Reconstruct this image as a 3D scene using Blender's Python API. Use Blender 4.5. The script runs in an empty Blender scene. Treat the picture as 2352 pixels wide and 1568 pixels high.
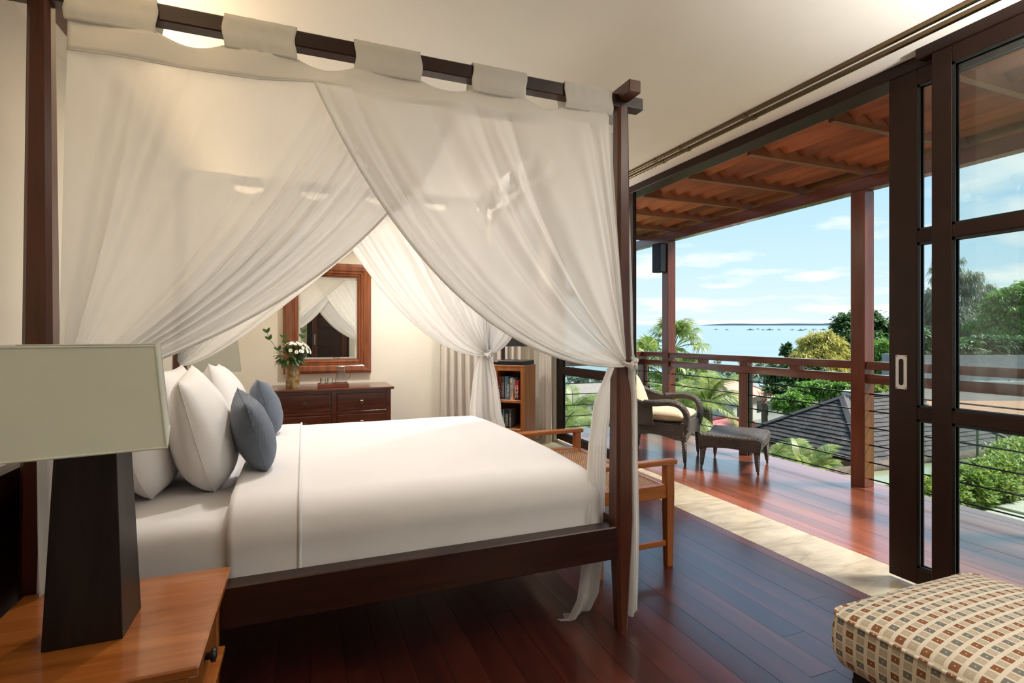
import bpy, bmesh, math, random
from mathutils import Vector, Matrix, noise
PI = math.pi
R = math.radians
sc = bpy.context.scene
COL = sc.collection
rnd = random.Random(7)

# ------------------------------------------------------------------ camera, sky, sun, exposure
cam_d = bpy.data.cameras.new('camera')
cam_d.sensor_width = 36.0
cam_d.lens = 1210.0 / 2352.0 * 36.0
cam_d.shift_y = -13.0 / 2352.0
cam_d.clip_start = 0.05
cam_d.clip_end = 9000
cam = bpy.data.objects.new('camera', cam_d)
cam.location = (0, 0, 1.3)
cam.rotation_euler = (PI / 2, 0, -math.atan(479 / 1210))
COL.objects.link(cam)
sc.camera = cam

vs = sc.view_settings
vs.view_transform = 'Standard'
try:
    vs.look = 'None'
except Exception:
    pass
vs.gamma = 1.0
vs.use_curve_mapping = False
vs.exposure = 0.22

W = bpy.data.worlds.new('sky')
sc.world = W
W.use_nodes = True
wn = W.node_tree.nodes
wl = W.node_tree.links
wn.clear()
w_out = wn.new('ShaderNodeOutputWorld')
w_bg = wn.new('ShaderNodeBackground')
w_bg.inputs['Strength'].default_value = 1.0
w_tc = wn.new('ShaderNodeTexCoord')
w_sep = wn.new('ShaderNodeSeparateXYZ')
wl.new(w_tc.outputs['Generated'], w_sep.inputs[0])
w_ramp = wn.new('ShaderNodeValToRGB')
w_ramp.color_ramp.elements[0].position = 0.0
w_ramp.color_ramp.elements[0].color = (0.76, 0.87, 0.95, 1)
w_ramp.color_ramp.elements[1].position = 1.0
w_ramp.color_ramp.elements[1].color = (0.20, 0.47, 0.88, 1)
e = w_ramp.color_ramp.elements.new(0.12)
e.color = (0.58, 0.80, 0.96, 1)
e = w_ramp.color_ramp.elements.new(0.35)
e.color = (0.34, 0.64, 0.94, 1)
wl.new(w_sep.outputs['Z'], w_ramp.inputs[0])
# clouds on a flat layer above
w_add = wn.new('ShaderNodeMath'); w_add.operation = 'ADD'; w_add.inputs[1].default_value = 0.10
wl.new(w_sep.outputs['Z'], w_add.inputs[0])
w_max = wn.new('ShaderNodeMath'); w_max.operation = 'MAXIMUM'; w_max.inputs[1].default_value = 0.05
wl.new(w_add.outputs[0], w_max.inputs[0])
w_dx = wn.new('ShaderNodeMath'); w_dx.operation = 'DIVIDE'
w_dy = wn.new('ShaderNodeMath'); w_dy.operation = 'DIVIDE'
wl.new(w_sep.outputs['X'], w_dx.inputs[0]); wl.new(w_max.outputs[0], w_dx.inputs[1])
wl.new(w_sep.outputs['Y'], w_dy.inputs[0]); wl.new(w_max.outputs[0], w_dy.inputs[1])
w_comb = wn.new('ShaderNodeCombineXYZ')
wl.new(w_dx.outputs[0], w_comb.inputs[0]); wl.new(w_dy.outputs[0], w_comb.inputs[1])
w_map = wn.new('ShaderNodeMapping')
w_map.inputs['Location'].default_value = (2.3, 0.7, 0)
wl.new(w_comb.outputs[0], w_map.inputs[0])
w_noise = wn.new('ShaderNodeTexNoise')
w_noise.inputs['Scale'].default_value = 1.15
w_noise.inputs['Detail'].default_value = 7
w_noise.inputs['Roughness'].default_value = 0.52
wl.new(w_map.outputs[0], w_noise.inputs['Vector'])
w_cr = wn.new('ShaderNodeValToRGB')
w_cr.color_ramp.elements[0].position = 0.50
w_cr.color_ramp.elements[0].color = (0, 0, 0, 1)
w_cr.color_ramp.elements[1].position = 0.66
w_cr.color_ramp.elements[1].color = (1, 1, 1, 1)
wl.new(w_noise.outputs['Fac'], w_cr.inputs[0])
w_mix = wn.new('ShaderNodeMix'); w_mix.data_type = 'RGBA'
w_mix.inputs[7].default_value = (1.0, 1.0, 1.0, 1)
wl.new(w_cr.outputs[0], w_mix.inputs[0])
wl.new(w_ramp.outputs[0], w_mix.inputs[6])
wl.new(w_mix.outputs[2], w_bg.inputs[0])
wl.new(w_bg.outputs[0], w_out.inputs[0])

sun_d = bpy.data.lights.new('sun', 'SUN')
sun_d.energy = 8.0
sun_d.angle = R(13)
sun_d.color = (1.0, 0.94, 0.84)
sun = bpy.data.objects.new('sun', sun_d)
COL.objects.link(sun)
sun.rotation_euler = Vector((0.58, -0.26, 0.77)).to_track_quat('Z', 'Y').to_euler()

UNSEEN_DOWNLIGHT_W = 16.0
ADDED_COVE_W = 85.0
ADDED_UPLIGHT_W = 330.0

# ------------------------------------------------------------------ materials
def newmat(name):
    m = bpy.data.materials.new(name)
    m.use_nodes = True
    n = m.node_tree.nodes
    b = n['Principled BSDF']
    return m, n, m.node_tree.links, b

def setin(node, **kw):
    for k, v in kw.items():
        node.inputs[k.replace('_', ' ')].default_value = v

def ramp(n, stops):
    r = n.new('ShaderNodeValToRGB')
    el = r.color_ramp.elements
    el[0].position, el[0].color = stops[0][0], (*stops[0][1], 1)
    el[1].position, el[1].color = stops[-1][0], (*stops[-1][1], 1)
    for p, c in stops[1:-1]:
        x = el.new(p); x.color = (*c, 1)
    return r

def coords(n, l, kind='Object', scale=(1, 1, 1), rot=(0, 0, 0)):
    t = n.new('ShaderNodeTexCoord')
    mp = n.new('ShaderNodeMapping')
    mp.inputs['Scale'].default_value = scale
    mp.inputs['Rotation'].default_value = rot
    l.new(t.outputs[kind], mp.inputs[0])
    return mp.outputs[0]

def bump(n, l, b, src, strength=0.2, dist=0.01):
    bp = n.new('ShaderNodeBump')
    bp.inputs['Strength'].default_value = strength
    bp.inputs['Distance'].default_value = dist
    l.new(src, bp.inputs['Height'])
    l.new(bp.outputs[0], b.inputs['Normal'])
    return bp

def plain(name, col, rough=0.5, metal=0.0, var=0.06, scale=8.0, bmp=0.0, spec=0.5):
    m, n, l, b = newmat(name)
    no = n.new('ShaderNodeTexNoise')
    no.inputs['Scale'].default_value = scale
    no.inputs['Detail'].default_value = 4
    l.new(coords(n, l), no.inputs['Vector'])
    lo = tuple(max(0, c * (1 - var)) for c in col)
    hi = tuple(min(1, c * (1 + var)) for c in col)
    r = ramp(n, [(0.3, lo), (0.7, hi)])
    l.new(no.outputs['Fac'], r.inputs[0])
    l.new(r.outputs[0], b.inputs['Base Color'])
    setin(b, Roughness=rough, Metallic=metal)
    b.inputs['Specular IOR Level'].default_value = spec
    if bmp:
        bump(n, l, b, no.outputs['Fac'], bmp, 0.01)
    return m

def wood(name, c1, c2, rough=0.35, axis='Y', scale=3.0, rand=0.0, coat=0.0, bmp=0.08, spec=0.5, coatr=0.08):
    m, n, l, b = newmat(name)
    s = {'X': (scale * 0.8, scale * 9, scale * 9), 'Y': (scale * 9, scale * 0.8, scale * 9), 'Z': (scale * 9, scale * 9, scale * 0.8)}[axis]
    v = coords(n, l, 'Object', s)
    oi = n.new('ShaderNodeObjectInfo')
    off = n.new('ShaderNodeVectorMath'); off.operation = 'ADD'
    sc_ = n.new('ShaderNodeMath'); sc_.operation = 'MULTIPLY'; sc_.inputs[1].default_value = 37.0
    l.new(oi.outputs['Random'], sc_.inputs[0])
    cb = n.new('ShaderNodeCombineXYZ')
    for i in range(3):
        l.new(sc_.outputs[0], cb.inputs[i])
    l.new(v, off.inputs[0]); l.new(cb.outputs[0], off.inputs[1])
    no = n.new('ShaderNodeTexNoise')
    no.inputs['Scale'].default_value = 1.0
    no.inputs['Detail'].default_value = 6
    no.inputs['Roughness'].default_value = 0.6
    no.inputs['Distortion'].default_value = 0.6
    l.new(off.outputs[0], no.inputs['Vector'])
    r = ramp(n, [(0.28, c1), (0.72, c2)])
    l.new(no.outputs['Fac'], r.inputs[0])
    last = r.outputs[0]
    if rand:
        hv = n.new('ShaderNodeHueSaturation')
        mr = n.new('ShaderNodeMapRange')
        mr.inputs['To Min'].default_value = 1 - rand
        mr.inputs['To Max'].default_value = 1 + rand
        l.new(oi.outputs['Random'], mr.inputs['Value'])
        l.new(mr.outputs[0], hv.inputs['Value'])
        l.new(last, hv.inputs['Color'])
        last = hv.outputs[0]
    l.new(last, b.inputs['Base Color'])
    setin(b, Roughness=rough)
    b.inputs['Specular IOR Level'].default_value = spec
    if coat:
        b.inputs['Coat Weight'].default_value = coat
        b.inputs['Coat Roughness'].default_value = coatr
        b.inputs['Coat IOR'].default_value = 1.6
    if bmp:
        bump(n, l, b, no.outputs['Fac'], bmp, 0.004)
    return m

def fabric(name, col, rough=0.9, weave=260, bmp=0.15, var=0.04):
    m, n, l, b = newmat(name)
    wv = n.new('ShaderNodeTexWave'); wv.inputs['Scale'].default_value = weave
    wv2 = n.new('ShaderNodeTexWave'); wv2.inputs['Scale'].default_value = weave
    wv2.bands_direction = 'Z'
    c = coords(n, l)
    l.new(c, wv.inputs['Vector']); l.new(c, wv2.inputs['Vector'])
    ad = n.new('ShaderNodeMath'); ad.operation = 'ADD'
    l.new(wv.outputs['Fac'], ad.inputs[0]); l.new(wv2.outputs['Fac'], ad.inputs[1])
    no = n.new('ShaderNodeTexNoise'); no.inputs['Scale'].default_value = 6
    l.new(c, no.inputs['Vector'])
    r = ramp(n, [(0.3, tuple(x * (1 - var) for x in col)), (0.7, tuple(min(1, x * (1 + var)) for x in col))])
    l.new(no.outputs['Fac'], r.inputs[0])
    l.new(r.outputs[0], b.inputs['Base Color'])
    setin(b, Roughness=rough)
    b.inputs['Sheen Weight'].default_value = 0.15
    bump(n, l, b, ad.outputs[0], bmp, 0.002)
    return m

def sheer(name, col, transp=0.16, transl=0.5):
    m, n, l, b = newmat(name)
    n.remove(b)
    out = n['Material Output']
    d = n.new('ShaderNodeBsdfDiffuse'); d.inputs[0].default_value = (*col, 1)
    t = n.new('ShaderNodeBsdfTranslucent'); t.inputs[0].default_value = (*col, 1)
    tr = n.new('ShaderNodeBsdfTransparent')
    m1 = n.new('ShaderNodeMixShader'); m1.inputs[0].default_value = transl
    m2 = n.new('ShaderNodeMixShader'); m2.inputs[0].default_value = transp
    l.new(d.outputs[0], m1.inputs[1]); l.new(t.outputs[0], m1.inputs[2])
    l.new(m1.outputs[0], m2.inputs[1]); l.new(tr.outputs[0], m2.inputs[2])
    l.new(m2.outputs[0], out.inputs[0])
    no = n.new('ShaderNodeTexNoise'); no.inputs['Scale'].default_value = 300
    l.new(coords(n, l, 'Object', (1, 1, 0.1)), no.inputs['Vector'])
    bp = n.new('ShaderNodeBump'); bp.inputs['Strength'].default_value = 0.05; bp.inputs['Distance'].default_value = 0.002
    l.new(no.outputs['Fac'], bp.inputs['Height'])
    l.new(bp.outputs[0], d.inputs['Normal'])
    return m

def glassmat(name, tint=(0.93, 0.97, 0.96), refl=1.0):
    m, n, l, b = newmat(name)
    n.remove(b)
    out = n['Material Output']
    tr = n.new('ShaderNodeBsdfTransparent'); tr.inputs[0].default_value = (*tint, 1)
    g = n.new('ShaderNodeBsdfGlossy'); g.inputs['Roughness'].default_value = 0.01
    fr = n.new('ShaderNodeFresnel')
    ge = n.new('ShaderNodeNewGeometry'); mr = n.new('ShaderNodeMapRange')
    mr.inputs['To Min'].default_value = 1.5; mr.inputs['To Max'].default_value = 1 / 1.5
    l.new(ge.outputs['Backfacing'], mr.inputs['Value']); l.new(mr.outputs[0], fr.inputs['IOR'])
    mu = n.new('ShaderNodeMath'); mu.operation = 'MULTIPLY'; mu.inputs[1].default_value = refl
    l.new(fr.outputs[0], mu.inputs[0])
    mx = n.new('ShaderNodeMixShader')
    l.new(mu.outputs[0], mx.inputs[0]); l.new(tr.outputs[0], mx.inputs[1]); l.new(g.outputs[0], mx.inputs[2])
    l.new(mx.outputs[0], out.inputs[0])
    return m

def leafmat(name, c1, c2, c3=None, transl=0.35, rough=0.5):
    m, n, l, b = newmat(name)
    out = n['Material Output']
    ge = n.new('ShaderNodeNewGeometry')
    st = [(0.0, c1), (1.0, c2)] if c3 is None else [(0.0, c1), (0.55, c2), (1.0, c3)]
    r = ramp(n, st)
    l.new(ge.outputs['Random Per Island'], r.inputs[0])
    l.new(r.outputs[0], b.inputs['Base Color'])
    setin(b, Roughness=rough)
    t = n.new('ShaderNodeBsdfTranslucent')
    l.new(r.outputs[0], t.inputs[0])
    mx = n.new('ShaderNodeMixShader'); mx.inputs[0].default_value = transl
    l.new(b.outputs[0], mx.inputs[1]); l.new(t.outputs[0], mx.inputs[2])
    l.new(mx.outputs[0], out.inputs[0])
    return m

M = {}
M['wall'] = plain('cream_paint', (0.87, 0.81, 0.69), 0.75, var=0.02, scale=3)
M['ceiling'] = plain('ceiling_paint', (0.88, 0.85, 0.79), 0.8, var=0.02, scale=2)
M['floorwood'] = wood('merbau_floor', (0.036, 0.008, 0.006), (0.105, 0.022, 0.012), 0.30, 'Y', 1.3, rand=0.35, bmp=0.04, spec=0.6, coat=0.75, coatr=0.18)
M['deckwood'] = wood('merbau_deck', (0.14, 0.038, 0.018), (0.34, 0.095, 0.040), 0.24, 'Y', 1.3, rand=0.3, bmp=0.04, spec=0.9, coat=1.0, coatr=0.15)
M['gap'] = plain('board_gap', (0.012, 0.006, 0.005), 0.8)
M['bedwood'] = wood('dark_teak', (0.052, 0.014, 0.0075), (0.125, 0.036, 0.017), 0.28, 'Z', 2.5, bmp=0.05)
M['bedwoodx'] = wood('dark_teak_rail', (0.014, 0.0045, 0.003), (0.042, 0.012, 0.007), 0.30, 'X', 2.5, bmp=0.05)
M['postred'] = wood('merbau_post', (0.10, 0.024, 0.012), (0.20, 0.052, 0.024), 0.25, 'Z', 2.0, rand=0.1, bmp=0.05, spec=0.6)
M['railred'] = wood('merbau_rail', (0.10, 0.026, 0.014), (0.19, 0.055, 0.028), 0.25, 'Y', 2.0, rand=0.12, bmp=0.05, spec=0.6, coat=0.6)
M['rafter'] = wood('merbau_rafter', (0.15, 0.050, 0.026), (0.26, 0.090, 0.046), 0.4, 'X', 2.0, rand=0.15, bmp=0.05)
M['slat'] = wood('merbau_slat', (0.17, 0.046, 0.018), (0.38, 0.11, 0.036), 0.45, 'Y', 2.0, rand=0.45, bmp=0.08)
M['doorframe'] = plain('dark_bronze_frame', (0.026, 0.011, 0.007), 0.40, 0.0, var=0.15, spec=0.22)
M['black'] = plain('black_lacquer', (0.006, 0.006, 0.007), 0.35)
M['stone'] = None
M['nightwood'] = wood('honey_teak', (0.26, 0.070, 0.012), (0.47, 0.155, 0.032), 0.22, 'X', 2.2, rand=0.08, bmp=0.04, spec=0.6, coat=0.4)
M['benchwood'] = wood('orange_teak', (0.24, 0.068, 0.014), (0.42, 0.135, 0.030), 0.28, 'Z', 2.0, bmp=0.05)
M['benchwoodx'] = wood('orange_teak_arm', (0.26, 0.075, 0.016), (0.46, 0.15, 0.034), 0.25, 'X', 2.0, bmp=0.05)
M['dresser'] = wood('mahogany', (0.070, 0.018, 0.009), (0.16, 0.043, 0.018), 0.22, 'X', 2.2, bmp=0.05, coat=0.3)
M['mirrorwood'] = wood('mahogany_frame', (0.14, 0.038, 0.012), (0.30, 0.090, 0.028), 0.24, 'Z', 2.2, bmp=0.05, coat=0.3)
M['bookcase'] = wood('bookcase_wood', (0.28, 0.095, 0.022), (0.48, 0.18, 0.048), 0.35, 'Z', 2.0, bmp=0.05)
M['brass'] = plain('aged_brass', (0.16, 0.11, 0.06), 0.35, 1.0)
M['steel'] = plain('brushed_steel', (0.62, 0.58, 0.54), 0.34, 1.0, var=0.03)
M['sheet'] = fabric('white_sheet', (0.80, 0.775, 0.78), 0.85, 420, 0.03, 0.01)
M['pillow'] = fabric('white_pillowcase', (0.82, 0.79, 0.775), 0.85, 400, 0.03, 0.01)
M['blue'] = fabric('blue_grey_weave', (0.175, 0.21, 0.275), 0.95, 95, 0.9, 0.16)
M['sheer'] = sheer('sheer_voile', (0.95, 0.945, 0.935), 0.12, 0.38)
M['tail'] = sheer('voile_tail', (0.93, 0.91, 0.88), 0.10, 0.45)
M['band'] = sheer('voile_band', (0.92, 0.90, 0.87), 0.03, 0.35)
M['curtain'] = fabric('beige_curtain', (0.72, 0.65, 0.57), 0.9, 300, 0.05, 0.03)
M['shade'] = fabric('linen_shade', (0.70, 0.70, 0.60), 0.9, 500, 0.15, 0.02)
M['shadetrim'] = fabric('linen_trim', (0.66, 0.68, 0.60), 0.9, 500, 0.1, 0.02)
M['lampwood'] = wood('ebony_stain', (0.006, 0.0035, 0.0025), (0.022, 0.011, 0.007), 0.38, 'Z', 3.0, bmp=0.06, spec=0.25)
M['glass'] = glassmat('pane_glass')
M['tumbler'] = glassmat('drinking_glass', (0.93, 0.95, 0.95), 1.6)
M['amber'] = glassmat('amber_glass', (0.90, 0.66, 0.30), 1.3)
M['cable'] = plain('black_cable', (0.012, 0.012, 0.014), 0.35, 0.6)
M['white'] = plain('white_plastic', (0.8, 0.8, 0.78), 0.4)

def mk_mirror():
    m, n, l, b = newmat('silver_mirror')
    setin(b, Base_Color=(0.86, 0.88, 0.84, 1), Metallic=1.0, Roughness=0.01)
    return m
M['mirror'] = mk_mirror()

def mk_stone():
    m, n, l, b = newmat('travertine')
    v = coords(n, l, 'Object', (1.6, 5, 1))
    no = n.new('ShaderNodeTexNoise'); setin(no, Scale=2.2, Detail=8, Roughness=0.65, Distortion=0.8)
    l.new(v, no.inputs['Vector'])
    r = ramp(n, [(0.25, (0.22, 0.17, 0.11)), (0.5, (0.42, 0.35, 0.25)), (0.75, (0.55, 0.48, 0.37))])
    l.new(no.outputs['Fac'], r.inputs[0]); l.new(r.outputs[0], b.inputs['Base Color'])
    setin(b, Roughness=0.28)
    bump(n, l, b, no.outputs['Fac'], 0.06, 0.004)
    return m
M['stone'] = mk_stone()

def mk_wicker(name, c1, c2, su=70, sv=46):
    m, n, l, b = newmat(name)
    uv = n.new('ShaderNodeUVMap'); uv.uv_map = 'UVMap'
    sp = n.new('ShaderNodeSeparateXYZ'); l.new(uv.outputs[0], sp.inputs[0])
    def mth(op, a, bb=None):
        q = n.new('ShaderNodeMath'); q.operation = op
        for i, s in enumerate((a, bb)):
            if s is None: continue
            if isinstance(s, (int, float)): q.inputs[i].default_value = s
            else: l.new(s, q.inputs[i])
        return q.outputs[0]
    U = mth('MULTIPLY', sp.outputs[0], su); V = mth('MULTIPLY', sp.outputs[1], sv)
    par = mth('MODULO', mth('FLOOR', V), 2.0)
    w1 = mth('ABSOLUTE', mth('SINE', mth('MULTIPLY', mth('ADD', U, mth('MULTIPLY', par, 0.5)), PI)))
    w2 = mth('ABSOLUTE', mth('SINE', mth('MULTIPLY', V, PI)))
    h = mth('MULTIPLY', mth('POWER', w1, 0.6), mth('POWER', w2, 0.5))
    no = n.new('ShaderNodeTexNoise'); setin(no, Scale=9.0, Detail=2)
    l.new(uv.outputs[0], no.inputs['Vector'])
    h2 = mth('MULTIPLY', h, mth('ADD', no.outputs['Fac'], 0.5))
    r = ramp(n, [(0.15, c1), (0.95, c2)])
    l.new(h2, r.inputs[0]); l.new(r.outputs[0], b.inputs['Base Color'])
    setin(b, Roughness=0.38)
    bump(n, l, b, h, 0.9, 0.006)
    return m
M['wicker'] = mk_wicker('dark_wicker', (0.008, 0.006, 0.005), (0.16, 0.125, 0.10), 105, 80)  # lighter colour paints in the highlights on the woven strands
M['cane'] = mk_wicker('honey_cane', (0.07, 0.022, 0.006), (0.60, 0.30, 0.12), 62, 62)

def mk_ottoman():
    m, n, l, b = newmat('block_print_fabric')
    uv = n.new('ShaderNodeUVMap'); uv.uv_map = 'UVMap'
    sp = n.new('ShaderNodeSeparateXYZ'); l.new(uv.outputs[0], sp.inputs[0])
    def mth(op, a, bb=None):
        q = n.new('ShaderNodeMath'); q.operation = op
        for i, s in enumerate((a, bb)):
            if s is None: continue
            if isinstance(s, (int, float)): q.inputs[i].default_value = s
            else: l.new(s, q.inputs[i])
        return q.outputs[0]
    U = mth('MULTIPLY', mth('ADD', sp.outputs[0], 5.0), 1 / 0.0245)
    V = mth('MULTIPLY', mth('ADD', sp.outputs[1], 5.0), 1 / 0.034)
    cu, cv = mth('FLOOR', U), mth('FLOOR', V)
    fu, fv = mth('SUBTRACT', U, cu), mth('SUBTRACT', V, cv)
    du = mth('ABSOLUTE', mth('SUBTRACT', fu, 0.5)); dv = mth('ABSOLUTE', mth('SUBTRACT', fv, 0.5))
    inside = mth('MULTIPLY', mth('LESS_THAN', du, 0.40), mth('LESS_THAN', dv, 0.34))
    dot = mth('MULTIPLY', mth('LESS_THAN', du, 0.07), mth('LESS_THAN', dv, 0.05))
    pu = mth('MODULO', cu, 2.0); pv = mth('MODULO', cv, 2.0)
    shift = mth('MODULO', mth('ADD', cu, pv), 2.0)
    def mixc(f, a, bb):
        x = n.new('ShaderNodeMix'); x.data_type = 'RGBA'
        l.new(f, x.inputs[0])
        for i, s in ((6, a), (7, bb)):
            if isinstance(s, tuple): x.inputs[i].default_value = (*s, 1)
            else: l.new(s, x.inputs[i])
        return x.outputs[2]
    dark = mixc(pv, (0.26, 0.105, 0.042), (0.20, 0.195, 0.165))
    cell = mixc(shift, (0.55, 0.46, 0.34), dark)
    base = mixc(inside, (0.80, 0.72, 0.59), cell)
    col = mixc(dot, base, (0.66, 0.56, 0.43))
    l.new(col, b.inputs['Base Color'])
    setin(b, Roughness=0.85)
    no = n.new('ShaderNodeTexNoise'); setin(no, Scale=420.0)
    l.new(coords(n, l), no.inputs['Vector'])
    bump(n, l, b, no.outputs['Fac'], 0.15, 0.002)
    return m
M['ottoman'] = mk_ottoman()

def mk_dash():
    m, n, l, b = newmat('tan_dash_cushion')
    t = n.new('ShaderNodeTexCoord'); sp = n.new('ShaderNodeSeparateXYZ'); l.new(t.outputs['Object'], sp.inputs[0])
    def mth(op, a, bb=None):
        q = n.new('ShaderNodeMath'); q.operation = op
        for i, s_ in enumerate((a, bb)):
            if s_ is None: continue
            if isinstance(s_, (int, float)): q.inputs[i].default_value = s_
            else: l.new(s_, q.inputs[i])
        return q.outputs[0]
    U = mth('MULTIPLY', mth('ADD', sp.outputs[0], 5.0), 1 / 0.028)
    V = mth('MULTIPLY', mth('ADD', mth('SUBTRACT', sp.outputs[2], sp.outputs[1]), 5.0), 1 / 0.034)
    V2 = mth('ADD', V, mth('MULTIPLY', mth('MODULO', mth('FLOOR', U), 2.0), 0.5))
    dash = mth('MULTIPLY', mth('LESS_THAN', mth('FRACT', U), 0.16), mth('LESS_THAN', mth('FRACT', V2), 0.42))
    x = n.new('ShaderNodeMix'); x.data_type = 'RGBA'
    l.new(dash, x.inputs[0]); x.inputs[6].default_value = (0.56, 0.43, 0.29, 1); x.inputs[7].default_value = (0.20, 0.12, 0.06, 1)
    l.new(x.outputs[2], b.inputs['Base Color'])
    setin(b, Roughness=0.9)
    return m
M['dash'] = mk_dash()

def mk_vase():
    m, n, l, b = newmat('mottled_glaze')
    no = n.new('ShaderNodeTexNoise'); setin(no, Scale=22.0, Detail=5, Roughness=0.6)
    l.new(coords(n, l), no.inputs['Vector'])
    r = ramp(n, [(0.32, (0.07, 0.022, 0.006)), (0.45, (0.30, 0.15, 0.025)), (0.58, (0.36, 0.30, 0.17)), (0.72, (0.30, 0.31, 0.22))])
    l.new(no.outputs['Fac'], r.inputs[0]); l.new(r.outputs[0], b.inputs['Base Color'])
    setin(b, Roughness=0.3)
    return m
M['vase'] = mk_vase()
M['redtray'] = wood('red_tray_wood', (0.16, 0.035, 0.015), (0.30, 0.07, 0.03), 0.3, 'X', 2.0)
M['paper'] = plain('book_paper', (0.66, 0.60, 0.48), 0.9)
M['leaf_vase'] = leafmat('bouquet_leaf', (0.035, 0.09, 0.018), (0.10, 0.20, 0.05), None, 0.2)
M['petal'] = plain('white_petal', (0.86, 0.86, 0.80), 0.7)
M['pollen'] = plain('yellow_pollen', (0.55, 0.55, 0.14), 0.8)
M['stem'] = plain('green_stem', (0.09, 0.13, 0.04), 0.7)
M['bark'] = plain('grey_bark', (0.12, 0.09, 0.065), 0.9, var=0.3, scale=12)
M['leaf_palm'] = leafmat('palm_leaf', (0.130, 0.247, 0.046), (0.312, 0.416, 0.104), (0.546, 0.520, 0.221), 0.35, 0.4)
M['leaf_dark'] = leafmat('dark_leaf', (0.029, 0.078, 0.026), (0.078, 0.163, 0.046), (0.156, 0.260, 0.078), 0.3)
M['leaf_mid'] = leafmat('fresh_leaf', (0.065, 0.169, 0.026), (0.156, 0.325, 0.046), (0.312, 0.494, 0.091), 0.4)
M['leaf_yellow'] = leafmat('yellow_bamboo_leaf', (0.26, 0.30, 0.05), (0.54, 0.50, 0.12), (0.74, 0.62, 0.20), 0.4)
M['leaf_grey'] = leafmat('grey_green_needle', (0.117, 0.156, 0.104), (0.221, 0.273, 0.169), (0.338, 0.364, 0.247), 0.4)
M['leaf_hazed'] = leafmat('hazed_forest_leaf', (0.130, 0.208, 0.169), (0.208, 0.299, 0.208), (0.312, 0.403, 0.260), 0.3)  # dull bluish greens put the distance haze into the leaf colour
M['leaf_hedge'] = leafmat('hedge_leaf', (0.104, 0.195, 0.033), (0.286, 0.390, 0.065), (0.585, 0.585, 0.182), 0.4)
M['leaf_red'] = leafmat('red_frond', (0.20, 0.06, 0.04), (0.34, 0.13, 0.08), None, 0.3)
M['shingle'] = wood('weathered_shingle', (0.020, 0.018, 0.017), (0.068, 0.061, 0.056), 0.8, 'Z', 4.0, rand=0.40, bmp=0.2)
M['hip'] = plain('grey_hip_board', (0.045, 0.042, 0.040), 0.7, var=0.15)
M['fascia'] = wood('fascia_wood', (0.12, 0.05, 0.025), (0.20, 0.09, 0.045), 0.5, 'Y', 2)
M['water'] = plain('pond_water', (0.24, 0.27, 0.16), 0.08, var=0.08, scale=1.0)
M['render'] = plain('white_render', (0.48, 0.48, 0.43), 0.8, var=0.06, scale=2)
M['terracotta'] = plain('terracotta_paving', (0.36, 0.185, 0.11), 0.8, var=0.08, scale=3)
M['fence'] = plain('grey_fence_slat', (0.24, 0.25, 0.26), 0.6, var=0.1)
M['lawn'] = plain('mown_lawn', (0.19, 0.27, 0.06), 0.95, var=0.25, scale=30, bmp=0.5)
M['paver'] = plain('pale_paver', (0.42, 0.40, 0.33), 0.85, var=0.08, scale=10)
M['ground'] = plain('green_slope', (0.07, 0.11, 0.045), 0.95, var=0.35, scale=0.8)
M['rooftile'] = plain('pink_tile', (0.46, 0.30, 0.22), 0.8, var=0.12, scale=6)
M['redroof'] = plain('red_sheet_roof', (0.55, 0.16, 0.13), 0.6, var=0.08, scale=4)
M['greyroof'] = plain('taupe_roof', (0.34, 0.29, 0.26), 0.8, var=0.12, scale=6)
M['hazeland'] = plain('hazed_far_land', (0.15, 0.21, 0.25), 1.0, var=0.05, scale=0.01)  # land colour greyed blue to hold the distance haze
M['hull'] = plain('boat_hull', (0.10, 0.17, 0.21), 0.7)

def mk_sea():
    m, n, l, b = newmat('turquoise_sea')
    no = n.new('ShaderNodeTexNoise'); setin(no, Scale=1.0, Detail=5, Roughness=0.6)
    l.new(coords(n, l, 'Object', (0.002, 0.02, 1), (0, 0, R(22))), no.inputs['Vector'])
    r = ramp(n, [(0.3, (0.20, 0.30, 0.31)), (0.7, (0.245, 0.335, 0.34))])
    l.new(no.outputs['Fac'], r.inputs[0]); l.new(r.outputs[0], b.inputs['Base Color'])
    setin(b, Roughness=0.35)
    return m
M['sea'] = mk_sea()

# ------------------------------------------------------------------ mesh helpers
def bm_new():
    return bmesh.new()

def box(bm, c, s, rot=None, bevel=0.0, seg=1):
    mtx = Matrix.Translation(c)
    if rot is not None:
        mtx = mtx @ rot.to_4x4()
    mtx = mtx @ Matrix.Diagonal((s[0], s[1], s[2], 1))
    r = bmesh.ops.create_cube(bm, size=1.0, matrix=mtx)
    if bevel > 0:
        vset = set(r['verts'])
        ed = [e for e in bm.edges if e.verts[0] in vset and e.verts[1] in vset]
        bmesh.ops.bevel(bm, geom=ed, offset=bevel, segments=seg, affect='EDGES', profile=0.5)

def bx(bm, x0, x1, y0, y1, z0, z1, bevel=0.0, seg=1):
    box(bm, ((x0 + x1) / 2, (y0 + y1) / 2, (z0 + z1) / 2), (abs(x1 - x0), abs(y1 - y0), abs(z1 - z0)), None, bevel, seg)

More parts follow.
